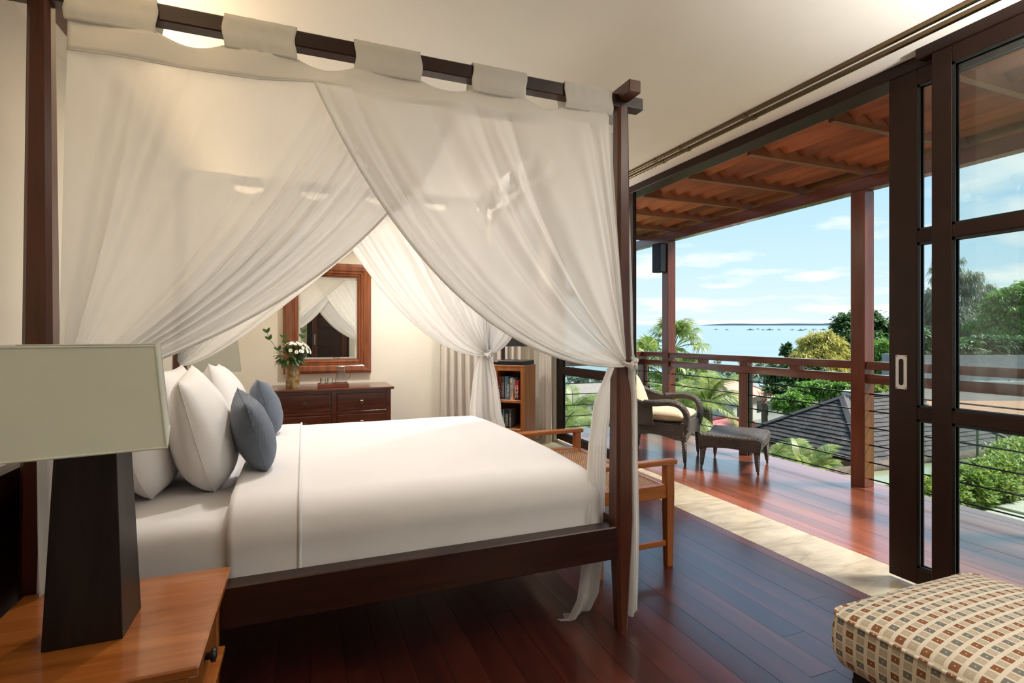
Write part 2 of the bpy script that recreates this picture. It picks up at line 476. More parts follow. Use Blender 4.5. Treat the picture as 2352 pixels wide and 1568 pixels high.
def frustum(bm, c0, w0, d0, c1, w1, d1, chamfer=0.0):
    """tapered square bar between two centre points (vertical), optional chamfered corners"""
    def ring(c, w, d):
        if chamfer <= 0:
            pts = [(-w, -d), (w, -d), (w, d), (-w, d)]
        else:
            k = chamfer
            pts = [(-w + k, -d), (w - k, -d), (w, -d + k), (w, d - k), (w - k, d), (-w + k, d), (-w, d - k), (-w, -d + k)]
        return [bm.verts.new((c[0] + p[0], c[1] + p[1], c[2])) for p in pts]
    a = ring(c0, w0 / 2, d0 / 2); b = ring(c1, w1 / 2, d1 / 2)
    nn = len(a)
    for i in range(nn):
        bm.faces.new((a[i], a[(i + 1) % nn], b[(i + 1) % nn], b[i]))
    bm.faces.new(a[::-1]); bm.faces.new(b)

def tube(bm, pts, rad, seg=8, cap=True, uv=None):
    pts = [Vector(p) for p in pts]
    if not isinstance(rad, (list, tuple)):
        rad = [rad] * len(pts)
    rings = []
    prev = None
    for i, p in enumerate(pts):
        t = (pts[min(i + 1, len(pts) - 1)] - pts[max(i - 1, 0)]).normalized()
        if prev is None:
            a = Vector((0, 0, 1)) if abs(t.z) < 0.9 else Vector((1, 0, 0))
            nx = t.cross(a).normalized()
        else:
            nx = (prev - t * prev.dot(t)).normalized()
        prev = nx
        ny = t.cross(nx)
        rings.append([bm.verts.new(p + (nx * math.cos(2 * PI * k / seg) + ny * math.sin(2 * PI * k / seg)) * rad[i]) for k in range(seg)])
    lay = (bm.loops.layers.uv.get('UVMap') or bm.loops.layers.uv.new('UVMap')) if uv else None
    L = 0
    for i in range(len(rings) - 1):
        dl = (pts[i + 1] - pts[i]).length
        for k in range(seg):
            f = bm.faces.new((rings[i][k], rings[i][(k + 1) % seg], rings[i + 1][(k + 1) % seg], rings[i + 1][k]))
            if uv:
                cir = 2 * PI * rad[i]
                uu = (k / seg * cir, (k + 1) / seg * cir)
                for lp, q in zip(f.loops, ((uu[0], L), (uu[1], L), (uu[1], L + dl), (uu[0], L + dl))):
                    lp[lay].uv = q
        L += dl
    if cap and seg > 2:
        bm.faces.new(rings[0][::-1]); bm.faces.new(rings[-1])

def lathe(bm, prof, c=(0, 0, 0), seg=24, closed=False):
    rings = []
    for r, z in prof:
        if r < 1e-5:
            rings.append([bm.verts.new((c[0], c[1], c[2] + z))])
        else:
            rings.append([bm.verts.new((c[0] + r * math.cos(2 * PI * k / seg), c[1] + r * math.sin(2 * PI * k / seg), c[2] + z)) for k in range(seg)])
    for a, b in zip(rings[:-1], rings[1:]):
        for k in range(seg):
            k2 = (k + 1) % seg
            if len(a) == 1 and len(b) == 1: continue
            if len(a) == 1: bm.faces.new((a[0], b[k2], b[k]))
            elif len(b) == 1: bm.faces.new((a[k], a[k2], b[0]))
            else: bm.faces.new((a[k], a[k2], b[k2], b[k]))

def grid(bm, fn, nu, nv, uvfn=None, wrap=False):
    vs_ = [[bm.verts.new(fn(i / nu, j / nv)) for j in range(nv + 1)] for i in range(nu if wrap else nu + 1)]
    lay = (bm.loops.layers.uv.get('UVMap') or bm.loops.layers.uv.new('UVMap')) if uvfn else None
    for i in range(nu):
        for j in range(nv):
            i2 = (i + 1) % nu if wrap else i + 1
            f = bm.faces.new((vs_[i][j], vs_[i2][j], vs_[i2][j + 1], vs_[i][j + 1]))
            if uvfn:
                for lp, (a, b) in zip(f.loops, ((i, j), (i + 1, j), (i + 1, j + 1), (i, j + 1))):
                    lp[lay].uv = uvfn(a / nu, b / nv)

def prism(bm, poly, z0, z1):
    a = [bm.verts.new((p[0], p[1], z0)) for p in poly]
    b = [bm.verts.new((p[0], p[1], z1)) for p in poly]
    n_ = len(poly)
    for i in range(n_):
        bm.faces.new((a[i], a[(i + 1) % n_], b[(i + 1) % n_], b[i]))
    bm.faces.new(a[::-1]); bm.faces.new(b)

def offset_of(o):
    v = Vector((0, 0, 0))
    while o is not None:
        v += o.location
        o = o.parent
    return v

def finish(bm, smooth, thick=None):
    bmesh.ops.recalc_face_normals(bm, faces=bm.faces)
    if smooth:
        for f in bm.faces: f.smooth = True

def obj(name, bm, mat, parent=None, smooth=False, local=False, solid=0.0, angle=None, label=None, recalc=True):
    """one mesh object; geometry is given in world space unless local"""
    if recalc:
        bmesh.ops.recalc_face_normals(bm, faces=bm.faces)
    if smooth:
        for f in bm.faces: f.smooth = True
    loc = Vector((0, 0, 0))
    if parent is not None:
        if not local:
            bmesh.ops.translate(bm, verts=bm.verts, vec=-offset_of(parent))
    elif not local:
        xs = [v.co for v in bm.verts]
        lo = Vector((min(v.x for v in xs), min(v.y for v in xs), min(v.z for v in xs)))
        hi = Vector((max(v.x for v in xs), max(v.y for v in xs), max(v.z for v in xs)))
        loc = Vector(((lo.x + hi.x) / 2, (lo.y + hi.y) / 2, lo.z))
        bmesh.ops.translate(bm, verts=bm.verts, vec=-loc)
    me = bpy.data.meshes.new(name)
    bm.to_mesh(me); bm.free()
    me.materials.append(M[mat] if isinstance(mat, str) else mat)
    o = bpy.data.objects.new(name, me)
    COL.objects.link(o)
    o.location = loc
    if parent is not None:
        o.parent = parent
    if solid:
        md = o.modifiers.new('thickness', 'SOLIDIFY'); md.thickness = solid; md.offset = 0
    if angle is not None:
        for p in me.polygons: p.use_smooth = True
        try:
            me.set_sharp_from_angle(angle=R(angle))
        except Exception:
            pass
    if label: o['label'] = label
    return o

def thing(name, label, cat, loc=(0, 0, 0), rotz=0.0, group=None):
    o = bpy.data.objects.new(name, None)
    o.empty_display_size = 0.1
    COL.objects.link(o)
    o.location = loc; o.rotation_euler = (0, 0, rotz)
    o['label'] = label; o['category'] = cat
    if group: o['group'] = group
    return o

def tag(o, label, cat, group=None):
    o['label'] = label; o['category'] = cat
    if group: o['group'] = group
    return o

def struct(name, bm, mat, **kw):
    o = obj(name, bm, mat, **kw)
    o['kind'] = 'structure'
    return o

def link_copy(src, name, parent, loc=None, rot=None, scale=None):
    c = src.copy(); c.name = name
    COL.objects.link(c)
    c.parent = parent
    if loc is not None: c.location = loc
    if rot is not None: c.rotation_euler = rot
    if scale is not None: c.scale = scale
    return c

# room numbers (metres): bed lies along X, doors at X=2.96, mirror wall at Y=6.2
XL, XD, YN, YB, ZC = -0.86, 2.96, -1.3, 6.2, 2.74

# ================================================================== THE ROOM SHELL
b = bm_new(); bx(b, XL - 0.15, 2.635, YN - 0.1, YB + 0.1, -0.25, -0.022)
floor = struct('floor', b, 'gap')
floor['label'] = 'glossy dark red brown hardwood board floor of the bedroom'
def boards(parent, x0, x1, y0, y1, z, w, mat, lens, seed, name='floor_board'):
    rr = random.Random(seed)
    x = x0
    while x < x1 - 0.01:
        x2 = min(x + w, x1)
        y = y0 + rr.uniform(-1.5, 0)
        while y < y1:
            ln = rr.uniform(*lens)
            a, c = max(y, y0), min(y + ln, y1)
            if c - a > 0.05:
                bb = bm_new(); bx(bb, x + 0.0007, x2 - 0.0007, a + 0.0006, c - 0.0006, z - 0.02, z + rr.uniform(-0.0006, 0.0004))
                obj(name, bb, mat, parent)
            y += ln
        x = x2
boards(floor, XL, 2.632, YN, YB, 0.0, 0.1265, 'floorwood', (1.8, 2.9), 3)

b = bm_new(); bx(b, 2.635, 3.09, YN, YB, -0.25, -0.022)
sill = struct('trim_1', b, 'gap')
sill['label'] = 'pale travertine threshold strip under the sliding doors'
y = YN
while y < YB:
    y2 = min(y + 0.93, YB)
    b = bm_new(); bx(b, 2.637, 3.088, y + 0.0007, y2 - 0.0007, -0.022, 0.0)
    obj('threshold_stone', b, 'stone', sill)
    y = y2

b = bm_new(); bx(b, 3.09, 4.72, -2.5, 6.5, -0.30, -0.022)
deck = struct('terrace_deck', b, 'gap')
deck['label'] = 'glossy red brown hardwood terrace deck outside the doors'
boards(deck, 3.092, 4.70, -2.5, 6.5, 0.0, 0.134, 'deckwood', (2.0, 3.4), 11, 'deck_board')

b = bm_new(); bx(b, XL - 0.15, 3.12, YN - 0.1, YB + 0.15, ZC, 3.15)
struct('ceiling', b, 'ceiling')
b = bm_new(); bx(b, XL - 0.15, XL, YN - 0.1, YB + 0.15, -0.2, ZC + 0.1)
struct('wall_left', b, 'wall')
b = bm_new(); bx(b, XL, 3.05, YB, YB + 0.15, -0.2, ZC + 0.1)
bx(b, 2.70, 2.93, YB - 0.14, YB + 0.02, -0.02, ZC + 0.02, 0.004)
struct('wall_back', b, 'wall')
b = bm_new(); bx(b, XL, 3.05, YN - 0.15, YN, -0.2, ZC + 0.1)
struct('wall_front', b, 'wall')
# lintel / door header along the opening
b = bm_new(); bx(b, 2.935, 3.10, YN, YB + 0.15, 2.675, ZC + 0.02, 0.004)
bx(b, 2.865, 2.935, YN, 1.72, 2.69, ZC + 0.01, 0.003)
struct('trim_2', b, 'doorframe')
b = bm_new(); bx(b, 2.90, 3.05, 5.92, YB, 0.0, 2.70)
struct('wall_right', b, 'wall')
# two curtain tracks on the ceiling
for i, x in enumerate((2.655, 2.735)):
    t = thing('curtain_track', ['slim bronze curtain track on the ceiling, the one farther from the doors', 'slim bronze curtain track on the ceiling, the one nearer the doors'][i], 'curtain track', (x, 2.3, ZC - 0.024), 0, 'ceiling curtain tracks')
    b = bm_new(); bx(b, x - 0.012, x + 0.012, YN + 0.02, 5.9, ZC - 0.022, ZC - 0.001, 0.002)
    obj('track_rail', b, 'brass', t)
    for yy in (1.2, 2.62, 3.25, 3.55, 4.3):
        b = bm_new(); bx(b, x - 0.017, x + 0.017, yy - 0.02, yy + 0.02, ZC - 0.026, ZC - 0.004, 0.002)
        obj('track_bracket', b, 'brass', t)
    if i == 1:
        for yy in (3.66, 3.69):
            b = bm_new(); tube(b, [(x, yy, ZC - 0.02), (x, yy, ZC - 0.045), (x + 0.008, yy + 0.004, ZC - 0.05)], 0.003, 6)
            obj('track_hook', b, 'white', t)

# ---------------------------------------------------------------- sliding glass doors
def slider(name, label, x, y0, y1, z0=0.02, z1=2.675, stile=(0.10, 0.14), rails=(0.90, 1.81), rh=0.062, th=0.04, handle=None, lock=None):
    t = thing(name, label, 'door', (x, (y0 + y1) / 2, z0))
    t['kind'] = 'structure'
    del t['category']
    for a, c in ((y0, y0 + stile[0]), (y1 - stile[1], y1)):
        b = bm_new(); bx(b, x - th / 2, x + th / 2, a, c, z0, z1, 0.003)
        obj('stile', b, 'doorframe', t)
    ya, yb = y0 + stile[0], y1 - stile[1]
    zs = [z0, z0 + 0.085] + [q for r_ in rails for q in (r_ - rh / 2, r_ + rh / 2)] + [z1 - 0.085, z1]
    for k in range(0, len(zs), 2):
        b = bm_new(); bx(b, x - th / 2, x + th / 2, ya, yb, zs[k], zs[k + 1], 0.003)
        obj('rail', b, 'doorframe', t)
    for k in range(1, len(zs) - 1, 2):
        b = bm_new(); bx(b, x - 0.003, x + 0.003, ya - 0.002, yb + 0.002, zs[k] - 0.002, zs[k + 1] + 0.002)
        obj('pane', b, 'glass', t)
        b = bm_new()
        for s in (-1, 1):
            xx = x + s * (th / 2 - 0.006)
            bx(b, xx - 0.004, xx + 0.004, ya, ya + 0.012, zs[k], zs[k + 1]); bx(b, xx - 0.004, xx + 0.004, yb - 0.012, yb, zs[k], zs[k + 1])
            bx(b, xx - 0.004, xx + 0.004, ya, yb, zs[k], zs[k] + 0.012); bx(b, xx - 0.004, xx + 0.004, ya, yb, zs[k + 1] - 0.012, zs[k + 1])
        obj('glazing_bead', b, 'black', t)
    if handle:
        hy, hz = handle
        b = bm_new()
        bx(b, x - th / 2 - 0.003, x - th / 2 + 0.001, hy - 0.029, hy + 0.029, hz - 0.09, hz + 0.09, 0.0015)
        h = obj('pull_plate', b, 'steel', t, label='brushed steel recessed pull')
        b = bm_new()
        n_ = 10
        pts = []
        for k in range(n_ + 1):
            a = PI * k / n_
            pts.append((hy + 0.012 * math.cos(a), hz + 0.058 + 0.012 * math.sin(a)))
        for k in range(n_ + 1):
            a = PI + PI * k / n_
            pts.append((hy + 0.012 * math.cos(a), hz - 0.058 + 0.012 * math.sin(a)))
        front = [b.verts.new((x - th / 2 - 0.0036, p[0], p[1])) for p in pts]
        b.faces.new(front)
        obj('pull_recess', b, 'lampwood', h)
        for sy in (-1, 1):
            for sz in (-1, 1):
                b = bm_new(); tube(b, [(x - th / 2 - 0.0025, hy + sy * 0.023, hz + sz * 0.083), (x - th / 2 - 0.005, hy + sy * 0.023, hz + sz * 0.083)], 0.003, 8)
                obj('screw', b, 'brass', h)
    if lock:
        b = bm_new(); bx(b, x + 0.004, x + 0.012, lock[0] - 0.003, lock[0] + 0.001, lock[1] - 0.09, lock[1] + 0.09, 0.001)
        obj('lock_plate', b, 'steel', t)
    return t
slider('door_1', 'glazed sliding door with wide bronze stile and steel recessed pull', 2.96, 0.45, 1.897, stile=(0.10, 0.141), handle=(1.832, 1.109))
slider('door_2', 'glazed sliding door with dark bars in front of the other right one', 2.895, 0.16, 1.652, z1=2.69, stile=(0.10, 0.088), rails=(0.912, 1.80))
slider('door_3', 'glazed sliding door panel at the far end behind the bed drape', 2.96, 4.272, 5.915, stile=(0.095, 0.15), rails=(0.875, 1.81), rh=0.075, lock=(4.272, 0.99))
slider('door_4', 'glazed sliding door panel nearest the camera wall', 2.96, -1.28, 0.30, stile=(0.10, 0.10))
# entrance door on the wall behind the camera (seen in the mirror)
t = thing('door_5', 'dark wooden entrance door with steel pull seen in the mirror', 'door', (0.66, YN + 0.03, 0))
t['kind'] = 'structure'; del t['category']
b = bm_new(); bx(b, 0.08, 0.18, YN, YN + 0.07, 0, 2.3, 0.004); bx(b, 1.00, 1.05, YN, YN + 0.07, 0, 2.3, 0.004); bx(b, 0.08, 1.05, YN, YN + 0.07, 2.25, 2.35, 0.004)
obj('door_frame', b, 'black', t)
for k in range(9):
    b = bm_new(); bx(b, 0.32, 0.90, YN, YN + 0.05, 0.02 + k * 0.248, 0.26 + k * 0.248, 0.006)
    obj('door_board', b, 'bedwoodx', t)
for x in (0.26, 0.95):
    b = bm_new(); bx(b, x - 0.075, x + 0.05, YN, YN + 0.055, 0.01, 2.25, 0.004)
    obj('stile', b, 'bedwood', t)
b = bm_new(); tube(b, [(0.25, YN + 0.055, 1.34), (0.25, YN + 0.10, 1.32), (0.25, YN + 0.10, 1.08), (0.25, YN + 0.055, 1.06)], 0.014, 10)
obj('pull_handle', b, 'steel', t)

# ================================================================== UNSEEN INTERIOR LIGHTS, MOSTLY ADDED AS FILL
def unseen_downlight(x, y, label, watts, col=(1.0, 0.955, 0.90), size=0.09):  # out-of-sight spots; all but the drape one added to brighten the room
    t = thing('unseen_downlight', label, 'ceiling light', (x, y, ZC - 0.012), 0, 'recessed ceiling downlights')
    b = bm_new(); lathe(b, [(0.045, 0.012), (0.045, 0.002), (0.062, 0.0), (0.062, 0.0115)], (x, y, ZC - 0.012), 24)
    obj('trim_ring', b, 'white', t)
    ld = bpy.data.lights.new('unseen_downlight_lamp', 'SPOT')
    ld.energy = watts; ld.color = col
    ld.spot_size = R(140); ld.spot_blend = 0.9; ld.shadow_soft_size = 0.05
    lo = bpy.data.objects.new('unseen_downlight_lamp', ld)
    COL.objects.link(lo)
    lo.location = (0, 0, -0.01); lo.parent = t
    return t
unseen_downlight(1.75, 5.0, 'recessed ceiling spot hidden behind the far drape', UNSEEN_DOWNLIGHT_W * 2.2)
unseen_downlight(0.95, 5.25, 'added unseen ceiling spot above the dresser', UNSEEN_DOWNLIGHT_W * 9.0)
unseen_downlight(1.05, 3.3, 'added unseen ceiling spot over the bed foot', UNSEEN_DOWNLIGHT_W * 2.5)
unseen_downlight(2.10, 0.40, 'added unseen ceiling spot above the patterned ottoman', UNSEEN_DOWNLIGHT_W * 1.2)
unseen_downlight(0.30, 3.0, 'added unseen ceiling spot over the middle of the bed', UNSEEN_DOWNLIGHT_W * 4.2)
# indirect cove ledges on two walls, unseen strip lamps added to brighten the ceiling
def added_cove(name, p0, p1, inward, watts, col, z=2.36):
    p0, p1 = Vector(p0), Vector(p1); inw = Vector(inward)
    d = (p1 - p0); L = d.length; ax = d.normalized()
    b = bm_new()
    q = [p0, p1, p1 + inw * 0.15, p0 + inw * 0.15]
    prism(b, [x[:2] for x in q], z, z + 0.02)
    q = [p0 + inw * 0.135, p1 + inw * 0.135, p1 + inw * 0.15, p0 + inw * 0.15]
    prism(b, [x[:2] for x in q], z + 0.02, z + 0.075)
    o = struct(name, b, 'wall')
    ld = bpy.data.lights.new('added_strip_lamp', 'AREA')
    ld.shape = 'RECTANGLE'; ld.spread = R(130); ld.size = L * 0.98; ld.size_y = 0.05; ld.energy = watts; ld.color = col
    lo = bpy.data.objects.new('added_strip_lamp', ld); COL.objects.link(lo)
    c = (p0 + p1) / 2 + inw * 0.06; c.z = z + 0.045
    zdir = -(Vector((0, 0, 1)) * 0.62 + inw * 0.78).normalized()
    xdir = ax; ydir = zdir.cross(xdir).normalized()
    lo.matrix_world = Matrix.Translation(c) @ Matrix((xdir, ydir, zdir)).transposed().to_4x4()
added_cove('added_light_ledge_left', (XL, 0.4, 0), (XL, YB, 0), (1, 0, 0), ADDED_COVE_W * 0.24, (1.0, 0.76, 0.46))
added_cove('added_light_ledge_back', (XL + 0.16, YB, 0), (2.68, YB, 0), (0, -1, 0), ADDED_COVE_W * 0.12, (1.0, 0.92, 0.81))

# torchiere: bowl lamp out of view, added to brighten the ceiling
def added_torchiere(label, x, y, z, watts, col):
    t = thing('added_uplighter_lamp', label, 'lamp', (x, y, 0), 0, 'added uplighter lamps')
    b = bm_new(); lathe(b, [(0.0, 0.0), (0.13, 0.0), (0.13, 0.015), (0.02, 0.03), (0.0, 0.03)], (x, y, 0), 24)
    obj('lamp_foot', b, 'black', t, smooth=True)
    b = bm_new(); tube(b, [(x, y, 0.02), (x, y, z - 0.03)], 0.012, 10)
    obj('lamp_pole', b, 'black', t, smooth=True)
    b = bm_new(); lathe(b, [(0.02, -0.04), (0.10, -0.02), (0.17, 0.05), (0.165, 0.055), (0.09, -0.01), (0.0, -0.03)], (x, y, z), 28)
    obj('lamp_bowl', b, 'black', t, smooth=True)
    ld = bpy.data.lights.new('added_uplighter_bulb', 'SPOT'); ld.energy = watts; ld.color = col
    ld.spot_size = R(150); ld.spot_blend = 0.6; ld.shadow_soft_size = 0.10
    lo = bpy.data.objects.new('added_uplighter_bulb', ld); COL.objects.link(lo); lo.parent = t
    lo.location = (0, 0, z + 0.06); lo.rotation_euler = (PI, 0, 0)
added_torchiere('added black uplighter lamp out of view by the doors, brightening the ceiling', 2.62, 0.10, 1.75, ADDED_UPLIGHT_W * 0.85, (1.0, 0.96, 0.91))

# ================================================================== THE FOUR-POSTER BED
XH, XF, YA, YF = -0.735, 1.312, 2.0, 3.93
bed = thing('four_poster_bed', 'dark wooden four poster bed with tall tapered posts', 'bed', (0.29, 2.96, 0))
for (x, y) in ((XH, YA), (XF, YA), (XH, YF), (XF, YF)):
    b = bm_new()
    frustum(b, (x, y, 0.0), 0.050, 0.050, (x, y, 0.50), 0.086, 0.086, 0.012)
    frustum(b, (x, y, 0.50), 0.086, 0.086, (x, y, 2.31), 0.056, 0.056, 0.012)
    obj('post', b, 'bedwood', bed)
for y in (YA, YF):
    b = bm_new(); bx(b, XH - 0.10, XF + 0.10, y - 0.028, y + 0.028, 2.305, 2.36, 0.004)
    obj('canopy_rail', b, 'bedwoodx', bed)
for x in (XH, XF):
    b = bm_new(); bx(b, x - 0.03, x + 0.03, YA - 0.11, YF + 0.11, 2.335, 2.39, 0.004)
    obj('canopy_crossbar', b, 'bedwood', bed)
for y in (YA, YF):
    b = bm_new(); bx(b, XH + 0.03, XF - 0.03, y - 0.03, y + 0.045, 0.325, 0.466, 0.004)
    obj('side_rail', b, 'bedwoodx', bed)
b = bm_new(); bx(b, XF - 0.03, XF + 0.03, YA + 0.03, YF - 0.03, 0.325, 0.49, 0.004)
obj('foot_rail', b, 'bedwood', bed)
for k in range(12):
    b = bm_new(); x = -0.62 + k * 0.165
    bx(b, x - 0.04, x + 0.04, YA + 0.04, YF - 0.04, 0.38, 0.405)
    obj('bed_slat', b, 'bedwood', bed)
# headboard
b = bm_new(); bx(b, XH - 0.035, XH - 0.012, YA + 0.03, YF - 0.03, 0.42, 0.90, 0.004)
obj('headboard_panel', b, 'bedwood', bed)
b = bm_new(); bx(b, XH - 0.035, XH - 0.005, YA + 0.03, YF - 0.03, 0.90, 0.97, 0.006)
obj('headboard_rail', b, 'bedwood', bed)
# panelled dado board on the wall behind the bed head, running past the night stand
t = thing('wall_headboard', 'dark wooden panel with brown top rail on the wall left of the bed', 'headboard', (-0.82, 1.6, 0))
b = bm_new(); bx(b, XL + 0.002, XL + 0.05, 1.02, 4.95, 0.815, 0.905, 0.008)
obj('top_rail', b, 'bedwoodx', t)
b = bm_new(); bx(b, XL + 0.002, XL + 0.02, 1.02, 4.95, 0.0, 0.815)
obj('back_panel', b, 'bedwood', t)

# mattress and bedding
def rbox(x0, x1, y0, y1, z0, z1, r, which, seg=7, cuts=0, rv=None):
    b = bm_new(); bx(b, x0, x1, y0, y1, z0, z1)
    def sel(pred):
        return [e for e in b.edges if pred(e)]
    def mid(e): return (e.verts[0].co + e.verts[1].co) / 2
    es = []
    for e in b.edges:
        m_ = mid(e)
        top = m_.z > z1 - 1e-4
        vert = z0 + 1e-3 < m_.z < z1 - 1e-3
        k = ''
        if top and abs(m_.y - y0) < 1e-4: k = 'n'
        elif top and abs(m_.y - y1) < 1e-4: k = 'f'
        elif top and abs(m_.x - x1) < 1e-4: k = 'e'
        elif top and abs(m_.x - x0) < 1e-4: k = 'h'
        elif vert and abs(m_.x - x1) < 1e-4: k = 'v'
        elif vert and abs(m_.x - x0) < 1e-4: k = 'w'
        if k and k in which: es.append(e)
    bmesh.ops.bevel(b, geom=es, offset=r, segments=seg, affect='EDGES', profile=0.5, clamp_overlap=True)
    return b
t = thing('mattress', 'mattress in white fitted sheet on the four poster bed', 'mattress', (0.29, 2.96, 0.41))
b = rbox(XH + 0.03, 1.232, 2.07, 3.86, 0.41, 0.655, 0.07, 'nfevhw')
obj('mattress_body', b, 'sheet', t, angle=50)
duv = thing('white_duvet', 'smooth white duvet tucked over the mattress with folded top edge', 'duvet', (0.5, 2.96, 0.445))
def duvet_mesh(x0, x1, grow, foot):
    """cover with rounded top edges: cross section over Y, soft fall at the foot"""
    y0, y1, zt, zb = 2.058 - grow, 3.872 + grow, 0.705 + grow, 0.438
    rr_ = 0.13
    # cross-section polyline (y,z)
    sec = []
    for k in range(9): sec.append((y0 + 0.006 * math.sin(k / 8 * PI), zb + (zt - rr_ - zb) * k / 8))
    for k in range(1, 13):
        a = PI - (PI / 2) * k / 12
        sec.append((y0 + rr_ + rr_ * math.cos(a), zt - rr_ + rr_ * math.sin(a)))
    for k in range(1, 30):
        q = k / 30
        sec.append((y0 + rr_ + (y1 - y0 - 2 * rr_) * q, zt + 0.016 * math.sin(q * PI)))
    for k in range(0, 13):
        a = PI / 2 - (PI / 2) * k / 12
        sec.append((y1 - rr_ + rr_ * math.cos(a), zt - rr_ + rr_ * math.sin(a)))
    for k in range(1, 9): sec.append((y1, zt - rr_ + (zb - zt + rr_) * k / 8))
    b = bm_new()
    cx_ = 3.0
    xs = []
    if foot:
        n1 = 40
        for k in range(n1 + 1): xs.append((x0 + (x1 - 0.10 - x0) * k / n1, 0.0))
        for k in range(1, 11):
            a = (PI / 2) * k / 10
            xs.append((x1 - 0.10 + 0.10 * math.sin(a), 0.10 * (1 - math.cos(a))))
    else:
        for k in range(13): xs.append((x0 + (x1 - x0) * k / 12, 0.0))
    rows = []
    for x, dr in xs:
        row = []
        for (yy, zz) in sec:
            # shrink the section inwards near the foot so the top rounds off
            yc = (y0 + y1) / 2
            f = dr / 0.10 if foot else 0
            ny = yy + (yc - yy) * 0.0
            if f > 0:
                dy = 0.05 * (1 - math.sqrt(max(0, 1 - f * f)))
                ny = yy + (dy if yy < yc else -dy) * min(1, abs(yy - yc) / (0.5 * (y1 - y0)))
                nz = zz - dr * max(0, min(1, (zz - (zt - 0.16)) / 0.16))
            else:
                nz = zz
            w = 0.004 * noise.noise((x * 3.1, yy * 2.7, 1.0))
            row.append(b.verts.new((x, ny, max(zb, nz + w * (1 if zz > zt - 0.01 else 0.3)))))
        rows.append(row)
    for i in range(len(rows) - 1):
        for j in range(len(sec) - 1):
            b.faces.new((rows[i][j], rows[i + 1][j], rows[i + 1][j + 1], rows[i][j + 1]))
    if foot:
        # foot face
        last = rows[-1]
        n_ = len(sec)
        bot = [b.verts.new((x1 + 0.004, v.co.y, zb)) for v in last]
        prevrow = last
        for s in range(1, 5):
            q = s / 4
            cur = [b.verts.new((x1 + 0.003 * math.sin(q * PI), v.co.y, v.co.z + (zb - v.co.z) * q)) for v in last]
            for j in range(n_ - 1):
                b.faces.new((prevrow[j], cur[j], cur[j + 1], prevrow[j + 1]))
            prevrow = cur
        for v in bot: b.verts.remove(v)
        bmesh.ops.remove_doubles(b, verts=b.verts, dist=0.0005)
    return b
obj('duvet_cover', duvet_mesh(-0.225, 1.252, 0.0, True), 'sheet', duv, smooth=True, solid=0.008)
obj('folded_top_sheet', duvet_mesh(-0.245, -0.012, 0.009, False), 'sheet', duv, smooth=True, solid=0.008)
b = bm_new()
_t = duvet_mesh(-0.05, -0.012, 0.015, False)
_m = max(v.co.x for v in _t.verts)
pp = [v.co.copy() for v in _t.verts if abs(v.co.x - _m) < 1e-6]
_t.free()
tube(b, pp, 0.006, 8)
obj('piping', b, 'sheet', duv, smooth=True)

def pillow(name, label, w, h, t_, loc, tilt, yaw=0.0, mat='pillow', grp=None, pinch=0.10, cat='pillow', squash=0.0, roll=0.0):
    o = thing(name, label, cat, loc, 0, grp)
    b = bm_new()
    nu, nv = 34, 26
    def outline(u, v):
        x = w / 2 * u * (1 + 0.04 * (1 - v * v) - 0.32 * max(0, -v) ** 3)
        z = h / 2 * v * (1 - (pinch if v > 0 else -0.02) * (1 - u * u) * abs(v) ** 2)
        return x, z
    def f(sgn):
        def g(a, c):
            u, v = a * 2 - 1, c * 2 - 1
            x, z = outline(u, v)
            k = max(0.0, (1 - u * u) * (1 - v * v))
            th = t_ / 2 * k ** 0.46 * (1 + squash * -v)
            th += 0.006 * noise.noise((u * 2.3 + loc[0] * 9, v * 2.1 + loc[1] * 7, sgn)) * k
            return Vector((sgn * th, x, z))
        return g
    grid(b, f(1), nu, nv); grid(b, f(-1), nu, nv)
    bmesh.ops.remove_doubles(b, verts=b.verts, dist=0.0004)
    rot = Matrix.Rotation(yaw, 4, 'Z') @ Matrix.Rotation(tilt, 4, 'Y') @ Matrix.Rotation(roll, 4, 'X')
    bmesh.ops.transform(b, matrix=rot, verts=b.verts)
    lo = min(v.co.z for v in b.verts)
    bmesh.ops.translate(b, verts=b.verts, vec=(0, 0, -lo))
    body = obj('cushion_body' if cat == 'cushion' else 'pillow_body', b, mat, o, smooth=True, local=True)
    # seam piping round the edge
    b = bm_new()
    pts = []
    N = 80
    for k in range(N + 1):
        q = (k / N * 4) % 4
        s = q % 1 * 2 - 1
        u, v = ((s, -1), (1, s), (-s, 1), (-1, -s))[int(q) % 4]
        x, z = outline(u, v)
        p = rot @ Vector((0, x, z)); pts.append((p.x, p.y, p.z - lo))
    tube(b, pts, 0.0022 if cat == 'cushion' else 0.0012, 6, False)
    obj('seam', b, mat, body, smooth=True, local=True)
    return o
pillow('bed_pillow', 'large white pillow standing at the front nearest the camera', 0.66, 0.49, 0.25, (-0.420, 2.68, 0.655), R(-14), R(5), grp='white bed pillows', squash=0.25, roll=R(3), pinch=0.06)
pillow('bed_pillow', 'white pillow leaning behind the front one beside the lamp base', 0.66, 0.48, 0.20, (-0.622, 2.66, 0.655), R(-14), R(3), grp='white bed pillows', squash=0.25, pinch=0.06)
pillow('bed_pillow', 'white pillow standing in the front row behind the farther blue cushion', 0.64, 0.49, 0.25, (-0.415, 3.42, 0.655), R(-14), R(4), grp='white bed pillows', squash=0.25, roll=R(-3), pinch=0.07)
pillow('bed_pillow', 'white pillow at the headboard below the far drape knot', 0.66, 0.48, 0.20, (-0.622, 3.38, 0.655), R(-14), R(1), grp='white bed pillows', squash=0.25, pinch=0.07)
pillow('scatter_cushion', 'dark blue grey woven cushion nearer the camera', 0.36, 0.32, 0.16, (-0.207, 2.55, 0.726), R(-16), R(9), 'blue', 'blue grey cushions', 0.08, 'cushion', 0.1, R(6))
